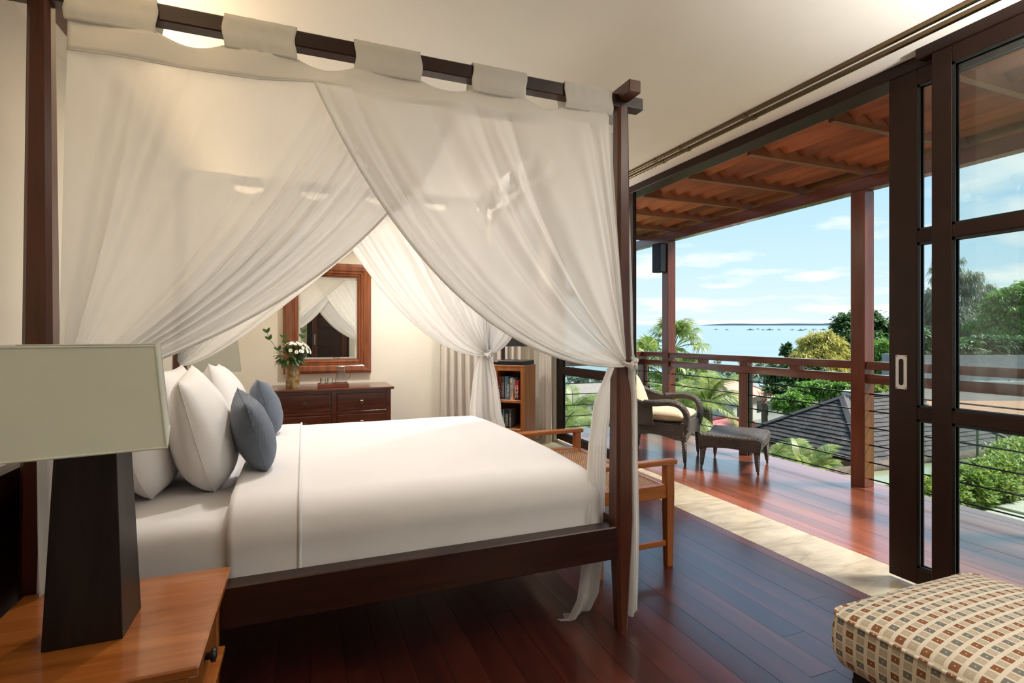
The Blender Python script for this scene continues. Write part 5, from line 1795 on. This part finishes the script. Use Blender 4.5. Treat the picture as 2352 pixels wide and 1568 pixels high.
def tree(name, label, base, blobs, n, size, mat, seed, group=None, droop=0.3, aspect=0.5, trunk=0.12, cat='tree', shell=0.55):
    rr = random.Random(seed)
    o = thing(name, label, cat, base, 0, group)
    b = bm_new(); leaf_cloud(b, blobs, n, size, rr, droop, aspect, shell)
    obj('foliage', b, mat, o, recalc=False)
    b = bm_new()
    cen = sum((Vector(q[0]) for q in blobs), Vector()) / len(blobs)
    tp = [Vector(base), Vector(base).lerp(cen, 0.5) + Vector((trunk, 0, 0)), cen]
    tube(b, tp, [trunk, trunk * .8, trunk * .4], 8)
    for c, r_ in blobs:
        c = Vector(c)
        tube(b, [tp[1].lerp(tp[2], 0.3), (tp[1] + c) / 2 + Vector((0, 0, -0.1 * r_[2])), c], [trunk * .5, trunk * .35, trunk * .12], 6)
    obj('trunk', b, 'bark', o)
    return o

def at(u, v, d):
    a = (u - 1176) / 1210.0
    return Vector(((0.3681 + a * 0.9298) * d, (0.9298 - a * 0.3681) * d, 1.3 + (771.0 - v) / 1210.0 * d))
def ell(u, v, d, ru, rv, k=1.0):
    """ellipsoid clump given as seen from the room: centre direction, distance, half sizes in the view"""
    p = at(u, v, d); s = d / 1210.0
    return (p, (ru * s * k, ru * s * k, rv * s))
GZ = -3.4
def base_of(u, d, z=None):
    p = at(u, 771, d); return (p.x, p.y, hill(p.x, p.y) - 0.3 if z is None else z)

tree('yellow_bamboo', 'yellow green feathery bamboo clump beside the tall pergola post', base_of(1885, 24), [ell(1872, 800, 24, 34, 42), ell(1905, 790, 24, 28, 36), ell(1850, 840, 23.5, 30, 44), ell(1900, 850, 23.5, 40, 40), ell(1935, 815, 24.5, 22, 22)], 9000, 0.26, 'leaf_yellow', 31, None, 0.5, 0.22)
tree('broadleaf_tree', 'dark green broadleaf tree rising behind the tall pergola post', base_of(1980, 30), [ell(1940, 770, 30, 42, 44), ell(1985, 750, 30, 48, 36), ell(2030, 770, 30, 46, 48), ell(1985, 810, 29, 70, 50), ell(2075, 790, 30, 50, 55), ell(1930, 820, 29, 34, 40)], 12000, 0.34, 'leaf_dark', 32, 'garden trees', 0.3, 0.55, 0.2)
tree('broadleaf_tree', 'mid green rounded tree right of the tall pergola post', base_of(2020, 21), [ell(2020, 820, 21, 34, 40), ell(2045, 850, 21, 36, 44), ell(2000, 860, 21, 30, 36)], 6000, 0.20, 'leaf_mid', 33, 'garden trees', 0.35, 0.4, 0.1)
tree('casuarina_tree', 'tall grey green casuarina tree seen through the glass doors', base_of(2195, 33), [ell(2165, 625, 33, 22, 40), ell(2200, 610, 33, 16, 30), ell(2150, 690, 33, 40, 50), ell(2210, 660, 33, 40, 44), ell(2255, 690, 33, 34, 42), ell(2190, 740, 33, 70, 50), ell(2130, 760, 33, 36, 46), ell(2240, 770, 33, 48, 44)], 15000, 0.42, 'leaf_grey', 34, None, 0.9, 0.12, 0.25, shell=0.4)
tree('broadleaf_tree', 'light green spreading tree at the right edge through the glass', base_of(2330, 27), [ell(2310, 700, 27, 46, 36), ell(2345, 685, 27, 50, 40), ell(2290, 740, 27, 44, 40), ell(2350, 750, 27, 60, 44), ell(2410, 700, 27, 60, 60)], 12000, 0.30, 'leaf_mid', 35, 'garden trees', 0.5, 0.3, 0.2)
tree('broadleaf_tree', 'low dark tree above the grey fence through the glass', base_of(2170, 22.6), [ell(2120, 790, 22.6, 40, 34), ell(2190, 800, 22.6, 50, 30), ell(2260, 795, 22.6, 46, 30), ell(2330, 800, 22.6, 50, 26)], 8000, 0.30, 'leaf_dark', 36, 'garden trees', 0.4, 0.4, 0.15)
tree('garden_shrub', 'bright green shrub rising above the pavilion ridge', base_of(1900, 17), [ell(1900, 885, 17, 48, 20), ell(1935, 878, 17, 30, 18), ell(1860, 900, 17, 36, 22), ell(1820, 925, 16.5, 40, 22)], 6000, 0.15, 'leaf_mid', 37, 'garden shrubs', 0.3, 0.45, 0.05, 'shrub')
tree('garden_shrub', 'dark shrub with pale leaves left of the pavilion roof', base_of(1810, 22), [ell(1800, 860, 22, 34, 36), ell(1840, 870, 22, 36, 34), ell(1795, 905, 21, 30, 26), ell(1870, 860, 22, 26, 34)], 6000, 0.22, 'leaf_dark', 38, 'garden shrubs', 0.3, 0.5, 0.06, 'shrub')
tree('garden_shrub', 'small sprig like tree in front of the sea left of the bamboo', base_of(1812, 26), [ell(1805, 803, 26, 12, 14), ell(1822, 816, 26, 14, 10)], 900, 0.22, 'leaf_dark', 39, 'garden shrubs', 0.3, 0.5, 0.05, 'shrub')
tree('garden_shrub', 'pale variegated bush beside the pillar right of the tall post', base_of(2015, 15), [ell(2015, 892, 15, 22, 16)], 1500, 0.12, 'leaf_hedge', 40, 'garden shrubs', 0.3, 0.5, 0.04, 'shrub')
# distant wood
rr = random.Random(77)
for k in range(24):
    u = 1625 + 335 * (k + rr.uniform(0.1, 0.9)) / 24; d = 55 + 58 * ((k * 7) % 24) / 24.0
    v = 832 + 62 * rr.random() * (110 - d) / 45 + rr.uniform(0, 14)
    p = base_of(u, d)
    r1 = rr.uniform(16, 30)
    tree('distant_tree', 'hazy green tree on the wooded slope beyond the pavilion, %s from the left' % nth(k + 1), p, [ell(u, v + 6, d, r1 * 1.2, r1 * 0.7), ell(u + r1 * .8, v + 14, d, r1, r1 * .7), ell(u - r1 * .7, v + 18, d, r1, r1 * .7)], 800, d / 1210 * 8, 'leaf_hazed', 100 + k, 'trees on the far slope', 0.3, 0.7, 0.2)
for k in range(12):
    u = 1290 + 330 * (k + rr.uniform(0.1, 0.9)) / 12; d = 44 + 40 * ((k * 5) % 12) / 12.0
    v = 850 + rr.uniform(0, 40)
    p = base_of(u, d)
    r1 = rr.uniform(18, 32)
    tree('distant_tree', 'hazy green tree on the slope behind the palms, %s from the left' % nth(k + 1), p, [ell(u, v, d, r1 * 1.2, r1 * 0.8), ell(u + r1 * .8, v + 12, d, r1, r1 * .7), ell(u - r1 * .7, v + 14, d, r1, r1 * .7)], 800, d / 1210 * 9, 'leaf_hazed', 200 + k, 'trees behind the palms', 0.3, 0.7, 0.2)

# palms
def frond_mesh(L, nl, wl_, droop, seed, fan=False):
    rr = random.Random(seed)
    b = bm_new()
    if not fan:
        pts = []
        for k in range(13):
            q = k / 12
            pts.append(Vector((L * q * (1 - 0.18 * q * q), 0, L * (0.42 * q - droop * q * q))))
        tube(b, pts, [0.018 * (1 - .8 * k / 12) * L + 0.002 for k in range(13)], 5)
        for k in range(nl):
            q = 0.12 + 0.86 * k / (nl - 1)
            i = min(11, int(q * 12)); fr = q * 12 - i
            p = pts[i].lerp(pts[i + 1], fr); t = (pts[i + 1] - pts[i]).normalized()
            ll = wl_ * math.sin(PI * (0.15 + 0.8 * q)) ** 0.6 * rr.uniform(0.85, 1.1)
            for s in (-1, 1):
                d = (t * 0.55 + Vector((0, s * 1.0, 0.18))).normalized()
                e1 = p + d * ll * 0.5; e2 = p + d * ll * 0.95 + Vector((0, 0, -ll * 0.42))
                w = t * 0.0048 * L
                vv = [b.verts.new(p - w * .6), b.verts.new(p + w * .6), b.verts.new(e1 + w), b.verts.new(e1 - w), b.verts.new(e2)]
                b.faces.new((vv[0], vv[1], vv[2], vv[3])); b.faces.new((vv[3], vv[2], vv[4]))
    else:
        S = L * 0.55
        tube(b, [Vector((0, 0, 0)), Vector((S * .5, 0, S * .30)), Vector((S, 0, S * .45))], 0.012, 5)
        hub = Vector((S, 0, S * .45))
        for k in range(nl):
            a = (k / (nl - 1) - 0.5) * R(250)
            d = Vector((math.cos(a), math.sin(a), 0.25 - 0.25 * abs(a))).normalized()
            ll = wl_ * (0.75 + 0.25 * math.cos(a * 0.7)) * rr.uniform(0.9, 1.05)
            sd_ = d.cross(Vector((0, 0, 1))).normalized() * (ll * 0.045)
            m_ = hub + d * ll * 0.6; e2 = hub + d * ll * 0.95 + Vector((0, 0, -ll * rr.uniform(0.2, 0.5)))
            vv = [b.verts.new(hub), b.verts.new(m_ + sd_), b.verts.new(e2), b.verts.new(m_ - sd_)]
            b.faces.new(vv)
    return b
def palm(label, crown, base, n, L, nl, wl_, droop, seed, fan=False, mat='leaf_palm', cat='palm'):
    rr = random.Random(seed)
    o = thing('fan_palm' if fan else 'feather_palm', label, cat, base, 0, 'garden palms')
    crown = Vector(crown)
    b = bm_new(); tube(b, [Vector(base), Vector(base).lerp(crown, .5) + Vector((.06, 0, 0)), crown], [0.14, 0.11, 0.09], 9)
    obj('trunk', b, 'bark', o)
    src = [obj('frond', frond_mesh(L, nl, wl_, droop, seed + q, fan), mat, o, local=True, recalc=False) for q in range(3)]
    for k in range(n):
        s = src[k % 3]
        el = R(rr.uniform(-38, 62)) if not fan else R(rr.uniform(-55, 60))
        rot = (rr.uniform(-.3, .3), -el, 2 * PI * (k * 0.382 + rr.uniform(-.05, .05)))
        q = s if k < 3 else s.copy()
        if k >= 3: COL.objects.link(q)
        q.parent = o
        q.location = crown - Vector(base)
        q.rotation_euler = rot
        f = rr.uniform(0.8, 1.1)
        q.scale = (f, f, f)
    return o
def palm_at(label, u, v, d, n, px, nl, droop, seed, fan=False, mat='leaf_palm'):
    c = at(u, v, d); L = px * d / 1210.0
    palm(label, c, (c.x + .1, c.y + .1, hill(c.x, c.y) - .2), n, L, nl, L * (0.48 if fan else 0.34), droop, seed, fan, mat)
palm_at('fan palm with pale leaves rising behind the far left pergola post', 1548, 800, 14, 30, 82, 34, 0.3, 501, True)
palm_at('fan palm low behind the armchair at the far terrace corner', 1482, 838, 13, 26, 75, 34, 0.3, 502, True)
palm_at('fan palm with hanging dry leaves below the railing beside the far post', 1580, 880, 12.5, 30, 80, 34, 0.4, 503, True)
palm_at('feather palm with long fronds between the two railing posts', 1625, 930, 11.0, 18, 130, 62, 0.55, 504)
palm_at('feather palm at lower left of the small railing post', 1560, 960, 10.5, 16, 120, 62, 0.6, 505)
palm_at('feather palm seen through the far glass door', 1315, 950, 11.0, 18, 115, 62, 0.6, 506)
palm_at('feather palm low behind the far glass door', 1290, 1000, 9.5, 16, 110, 62, 0.55, 507)
palm_at('feather palm under the left eave of the pavilion', 1850, 1105, 9.0, 16, 120, 62, 0.45, 508)
palm_at('feather palm tucked under the left corner of the pavilion', 1760, 1080, 10.0, 14, 110, 62, 0.45, 509)
palm_at('reddish bromeliad like palm left of the pavilion roof', 1755, 925, 17.0, 12, 34, 20, 0.1, 510, False, 'leaf_red')

# ---------------------------------------------------------------- pavilion with shingled hip roof
pv = thing('garden_pavilion', 'garden pavilion with grey shingled hip roof below the terrace', 'pavilion', (12.3, 8.3, -3.3))
RX0, RX1, RY0, RY1, ZE, ZR = 9.85, 14.90, 6.75, 10.0, -1.114, -0.09
AX0, AX1, AY = RX0 + 1.58, RX1 - 1.58, (RY0 + RY1) / 2
b = bm_new()
cs = [b.verts.new(p) for p in ((RX0, RY0, ZE - .02), (RX1, RY0, ZE - .02), (RX1, RY1, ZE - .02), (RX0, RY1, ZE - .02))]
r0, r1 = b.verts.new((AX0, AY, ZR - .02)), b.verts.new((AX1, AY, ZR - .02))
b.faces.new((cs[0], cs[1], r1, r0)); b.faces.new((cs[2], cs[3], r0, r1)); b.faces.new((cs[3], cs[0], r0)); b.faces.new((cs[1], cs[2], r1)); b.faces.new(cs[::-1])
obj('roof_deck', b, 'gap', pv)
b = bm_new(); bx(b, RX0 - .02, RX1 + .02, RY0 - .02, RY0 + .02, ZE - .13, ZE - .02); bx(b, RX0 - .02, RX1 + .02, RY1 - .02, RY1 + .02, ZE - .13, ZE - .02)
bx(b, RX0 - .02, RX0 + .02, RY0 + .02, RY1 - .02, ZE - .13, ZE - .02); bx(b, RX1 - .02, RX1 + .02, RY0 + .02, RY1 - .02, ZE - .13, ZE - .02)
obj('fascia', b, 'fascia', pv)
sh_src = []
rr = random.Random(9)
rows = 15
def slope_face(A, B, C_, D, seed, parts, stuff):
    """A,B eave corners, C_,D ridge points above B and A; lays shingle rows"""
    rr = random.Random(seed)
    A, B, C_, D = map(Vector, (A, B, C_, D))
    ax = (B - A).normalized()
    upv = ((D - A) - ax * (D - A).dot(ax)); sl = upv.length; upn = upv.normalized()
    nrm = ax.cross(upn).normalized()
    if nrm.z < 0: nrm = -nrm
    for k in range(rows):
        q0, q1 = k / rows, (k + 1) / rows
        L0, R0 = A.lerp(D, q0), B.lerp(C_, q0)
        L1, R1 = A.lerp(D, q1), B.lerp(C_, q1)
        x = 0.0; tot = (R0 - L0).length
        xl = (L1 - L0).dot(ax); xr = tot - (R0 - R1).dot(ax)
        x = -rr.uniform(0, 0.2)
        h_ = sl / rows * 1.12
        while x < tot:
            w = rr.choice((0.14, 0.20, 0.27, 0.33))
            a, c = max(x, 0), min(x + w - 0.006, tot)
            x += w
            if c - a < 0.03: continue
            # clip against the hips
            a2, c2 = max(a, xl * min(1, 1.0)), min(c, xr)
            if c2 - a2 < 0.01: a2 = c2 = (a2 + c2) / 2 if a < xr and c > xl else None
            if a2 is None: continue
            t0 = 0.020 + rr.uniform(0, 0.008)
            lo_off = rr.uniform(-0.012, 0.006)
            P = [L0 + ax * a + upn * lo_off, L0 + ax * c + upn * lo_off, L0 + ax * min(c, max(c2, a2)) + upn * h_, L0 + ax * max(a, min(a2, c2)) + upn * h_]
            top = [p + nrm * (t0 if i < 2 else 0.004) for i, p in enumerate(P)]
            bot = [p + nrm * (0.004 if i < 2 else -0.004) for i, p in enumerate(P)]
            (parts if True else stuff).append((top, bot))
fa, fb = [], []
slope_face((RX0, RY1, ZE), (RX0, RY0, ZE), (AX0, AY, ZR), (AX0, AY, ZR), 1, fa, None)
slope_face((RX0, RY0, ZE), (RX1, RY0, ZE), (AX1, AY, ZR), (AX0, AY, ZR), 2, fb, None)
back = []
slope_face((RX1, RY1, ZE), (RX0, RY1, ZE), (AX0, AY, ZR), (AX1, AY, ZR), 3, back, None)
slope_face((RX1, RY0, ZE), (RX1, RY1, ZE), (AX1, AY, ZR), (AX1, AY, ZR), 4, back, None)
def shingle_geo(b, tb):
    top, bot = tb
    vt = [b.verts.new(p) for p in top]; vb = [b.verts.new(p) for p in bot]
    b.faces.new(vt); b.faces.new(vb[::-1])
    for i in range(4): b.faces.new((vt[i], vb[i], vb[(i + 1) % 4], vt[(i + 1) % 4]))
allv = fa + fb
def dist(tb):
    c = tb[0][0]; return c.length
allv.sort(key=dist)
for tb in allv[:300]:
    b = bm_new(); shingle_geo(b, tb); obj('shingle', b, 'shingle', pv)
b = bm_new()
for tb in allv[300:] + back: shingle_geo(b, tb)
o = obj('shingles', b, 'shingle', pv); o['kind'] = 'stuff'
for p, q in (((RX0, RY0, ZE), (AX0, AY, ZR)), ((RX0, RY1, ZE), (AX0, AY, ZR)), ((RX1, RY0, ZE), (AX1, AY, ZR)), ((RX1, RY1, ZE), (AX1, AY, ZR)), ((AX0, AY, ZR), (AX1, AY, ZR))):
    p, q = Vector(p), Vector(q); d = (q - p); 
    side = d.cross(Vector((0, 0, 1))).normalized(); upn = side.cross(d).normalized()
    if upn.z < 0: upn = -upn
    b = bm_new()
    for s in (-1, 1):
        e1 = [p + upn * .045, q + upn * .045, q + side * (s * .10) + upn * .012, p + side * (s * .10) + upn * .012]
        e2 = [x - upn * .02 for x in e1]
        v1 = [b.verts.new(x) for x in e1]; v2 = [b.verts.new(x) for x in e2]
        b.faces.new(v1); b.faces.new(v2[::-1])
        for i in range(4): b.faces.new((v1[i], v2[i], v2[(i + 1) % 4], v1[(i + 1) % 4]))
    obj('hip_board', b, 'hip', pv)
for x in (RX0 + .35, (RX0 + RX1) / 2, RX1 - .35):
    for y in (RY0 + .35, RY1 - .35):
        b = bm_new(); bx(b, x - .07, x + .07, y - .07, y + .07, -3.3, ZE - .03)
        obj('post', b, 'postred', pv)
b = bm_new(); bx(b, AX0 + .10, AX0 + .55, AY - .12, AY + .12, ZR - .03, ZR + .13, 0.01)
obj('ridge_cap', b, 'render', pv)
b = bm_new(); bx(b, RX0 + .15, RX1 - .15, RY0 + .15, RY1 - .15, -3.4, -2.6)
obj('platform', b, 'paver', pv)

# ---------------------------------------------------------------- right hand garden terrace, pond, hedge, wall and fence
b = bm_new(); bx(b, 4.74, 9.2, -3, 3.92, -3.4, -0.60); bx(b, 9.2, 16.5, -3, 3.7, -3.4, -0.60)
struct('lawn_terrace', b, 'lawn')
b = bm_new(); bx(b, 7.6, 17.0, 3.95, 6.10, -3.4, -1.0)
struct('pond', b, 'water')
b = bm_new()
pts = [(7.5 + k * 0.5, 6.16 + 0.04 * math.sin(k * 1.3), -0.98 + 0.02 * math.sin(k * 2.1)) for k in range(20)]
tube(b, pts, [0.10 + 0.015 * math.sin(k * 1.7) for k in range(20)], 12)
o = obj('pond_kerb', b, 'bark', smooth=True)
tag(o, 'rounded grey brown kerb along the far edge of the green pond', 'kerb')
for i in range(3):
    for j in range(2):
        x, y = 6.75 + i * 0.62, 3.20 - j * 0.50 + 0.06 * i
        bb = bm_new(); bx(bb, x - 0.26, x + 0.26, y - 0.19, y + 0.19, -0.62, -0.575, 0.008)
        o = obj('stepping_stone', bb, 'paver')
        tag(o, 'pale rectangular stepping stone, %s from the hedge end in the %s row' % (nth(i + 1), ['hedge side', 'terrace side'][j]), 'paving stone', 'stepping stones in the lawn')
def hedge(label, blobs, n, seed):
    rr = random.Random(seed)
    c = blobs[0][0]
    o = thing('clipped_hedge', label, 'hedge', (c[0], c[1], -0.6), 0, 'hedges by the pond')
    b = bm_new(); leaf_cloud(b, blobs, n, 0.075, rr, 0.05, 0.4, 0.7)
    obj('foliage', b, 'leaf_hedge', o, recalc=False)
    b = bm_new()
    for q in blobs:
        for s in range(4):
            tube(b, [(q[0][0] + rr.uniform(-.2, .2), q[0][1] + rr.uniform(-.15, .15), -0.62), (q[0][0] + rr.uniform(-.3, .3), q[0][1] + rr.uniform(-.2, .2), q[0][2])], [.012, .006], 5)
    obj('branches', b, 'bark', o)
hedge('low yellow green hedge seen through the narrow glass pane', [((6.15, 3.66, -0.45), (0.35, 0.22, 0.20)), ((6.50, 3.66, -0.45), (0.32, 0.22, 0.20))], 5000, 61)
hedge('low yellow green hedge in front of the pond through the wide glass pane', [((6.95, 3.66, -0.43), (0.40, 0.24, 0.22)), ((7.4, 3.70, -0.42), (0.42, 0.26, 0.23)), ((7.9, 3.75, -0.42), (0.42, 0.26, 0.24)), ((8.4, 3.8, -0.42), (0.45, 0.26, 0.25))], 11000, 62)
hedge('rounded hedge clump at the right edge behind the front hedge', [((8.9, 4.05, -0.35), (0.55, 0.26, 0.26)), ((9.5, 4.1, -0.35), (0.55, 0.26, 0.26))], 6000, 63)
# paved terracotta court and boundary wall
b = bm_new(); prism(b, [at(q[0], 771, q[1])[:2] for q in ((2128, 16.5), (2450, 14.5), (2480, 24), (2128, 21))], -3.4, -1.15)
struct('terracotta_court', b, 'terracotta')
wv = Vector((25.435 - 21.777, 11.441 - 12.889, 0)).normalized()
w0 = Vector((21.777, 12.889, 0)) - wv * 0.6; w1 = Vector((25.435, 11.441, 0)) + wv * 9
wnn = Vector((-wv.y, wv.x, 0))
b = bm_new(); prism(b, [(w0 + wnn * .1)[:2], (w1 + wnn * .1)[:2], (w1 - wnn * .1)[:2], (w0 - wnn * .1)[:2]], -3.0, -0.42)
struct('boundary_wall', b, 'render')
fn = thing('slatted_fence', 'grey horizontal slat fence on the boundary wall through the glass', 'fence', tuple((w0 + w1) / 2)[:2] + (-0.42,))
for k in range(16):
    z = -0.40 + k * 0.061
    b = bm_new(); prism(b, [(w0 + wnn * .02)[:2], (w1 + wnn * .02)[:2], (w1 - wnn * .02)[:2], (w0 - wnn * .02)[:2]], z, z + 0.055)
    obj('fence_slat', b, 'fence', fn)
ln = (w1 - w0).length
k = 0.2
while k < ln:
    p = w0 + wv * k
    b = bm_new(); prism(b, [(p + wv * .03 + wnn * .06)[:2], (p - wv * .03 + wnn * .06)[:2], (p - wv * .03 + wnn * .02)[:2], (p + wv * .03 + wnn * .02)[:2]], -0.42, 0.60)
    obj('fence_post', b, 'fence', fn)
    k += 1.9
pl = at(2040, 860, 16)
b = bm_new(); bx(b, pl.x - .12, pl.x + .12, pl.y - .12, pl.y + .12, -3.2, 0.76, 0.01)
tag(obj('fence_pillar', b, 'fence'), 'pale grey slatted pillar between the tall post and the door stile', 'pillar')
# big-leaved plants at the edge of the court
for k, (u, v) in enumerate(((2245, 945), (2290, 950), (2340, 945))):
    p = at(u, v, 9.5)
    o = thing('broad_leaf_plant', ['slender leafed plant left of the broad leaves through the glass', 'broad green leaves behind the glass door rail', 'broad bright green leaves at the right edge of the glass'][k], 'plant', (p.x, p.y, -1.0), 0, 'plants by the pond')
    rr = random.Random(70 + k)
    for j in range(9):
        a = rr.uniform(0, 2 * PI)
        b = bm_new(); leaf_shape(b, p + Vector((0, 0, -0.35)), Vector((math.cos(a), math.sin(a), 1.5)), Vector((0, 0, 1)), rr.uniform(0.30, 0.50), 0.07 if k == 0 else 0.20, 0.35)
        obj('leaf', b, 'leaf_mid', o, smooth=True)
    b = bm_new(); tube(b, [(p.x, p.y, -1.0), (p.x, p.y, p.z - 0.3)], 0.02, 6)
    obj('stem', b, 'stem', o)

# ---------------------------------------------------------------- houses down the slope
def house(label, c, w, d_, zb, ze, zr, roofmat, rot, hip=0.5, wallmat='render', group=None):
    o = thing('hillside_house', label, 'house', (c.x, c.y, zb), rot, group)
    b = bm_new(); bx(b, -w / 2 + .4, w / 2 - .4, -d_ / 2 + .4, d_ / 2 - .4, 0, ze - zb)
    obj('walls', b, wallmat, o, local=True)
    b = bm_new()
    e = [b.verts.new(p) for p in ((-w / 2, -d_ / 2, ze - zb), (w / 2, -d_ / 2, ze - zb), (w / 2, d_ / 2, ze - zb), (-w / 2, d_ / 2, ze - zb))]
    k = hip * d_
    r = [b.verts.new((-w / 2 + k, 0, zr - zb)), b.verts.new((w / 2 - k, 0, zr - zb))]
    b.faces.new((e[0], e[1], r[1], r[0])); b.faces.new((e[2], e[3], r[0], r[1])); b.faces.new((e[3], e[0], r[0])); b.faces.new((e[1], e[2], r[1])); b.faces.new(e[::-1])
    rf = obj('roof', b, roofmat, o, local=True)
    for x, y, z in ((-w / 2, -d_ / 2, ze - zb), (w / 2, -d_ / 2, ze - zb), (w / 2, d_ / 2, ze - zb), (-w / 2, d_ / 2, ze - zb)):
        b = bm_new(); tube(b, [(x, y, z + .04), ((-1 if x < 0 else 1) * (w / 2 - k), 0, zr - zb + .05)], 0.09, 6)
        obj('hip_ridge', b, roofmat, rf, local=True)
    for s in (-0.25, 0.25):
        b = bm_new(); bx(b, w * s - .5, w * s + .5, -d_ / 2 + .37, -d_ / 2 + .42, (ze - zb) * .3, (ze - zb) * .75)
        obj('window', b, 'black', o, local=True)
def zat(v, d): return 1.3 + (771.0 - v) / 1210.0 * d
house('house with pinkish tiled hip roof among the palms', at(1665, 900, 38), 6.0, 4.5, zat(960, 38), zat(905, 38), zat(872, 38), 'rooftile', R(20), 0.45, group='houses down the slope')
house('low house with red metal roof below the railing', at(1650, 985, 22), 5.0, 3.2, zat(1100, 22), zat(1000, 22), zat(972, 22), 'redroof', R(35), 0.2, group='houses down the slope')
house('pale house with grey roofs down by the wood', at(1745, 905, 46), 5.6, 4.2, zat(960, 46), zat(912, 46), zat(893, 46), 'render', R(0), 0.3, group='houses down the slope')
house('house with taupe hip roof seen through the far glass door', at(1352, 915, 30), 5.5, 4.0, zat(980, 30), zat(922, 30), zat(880, 30), 'greyroof', R(-10), 0.45, group='houses down the slope')
house('second taupe roofed house lower behind the far glass door', at(1390, 945, 24), 4.0, 3.0, zat(1010, 24), zat(945, 24), zat(915, 24), 'greyroof', R(15), 0.45, group='houses down the slope')
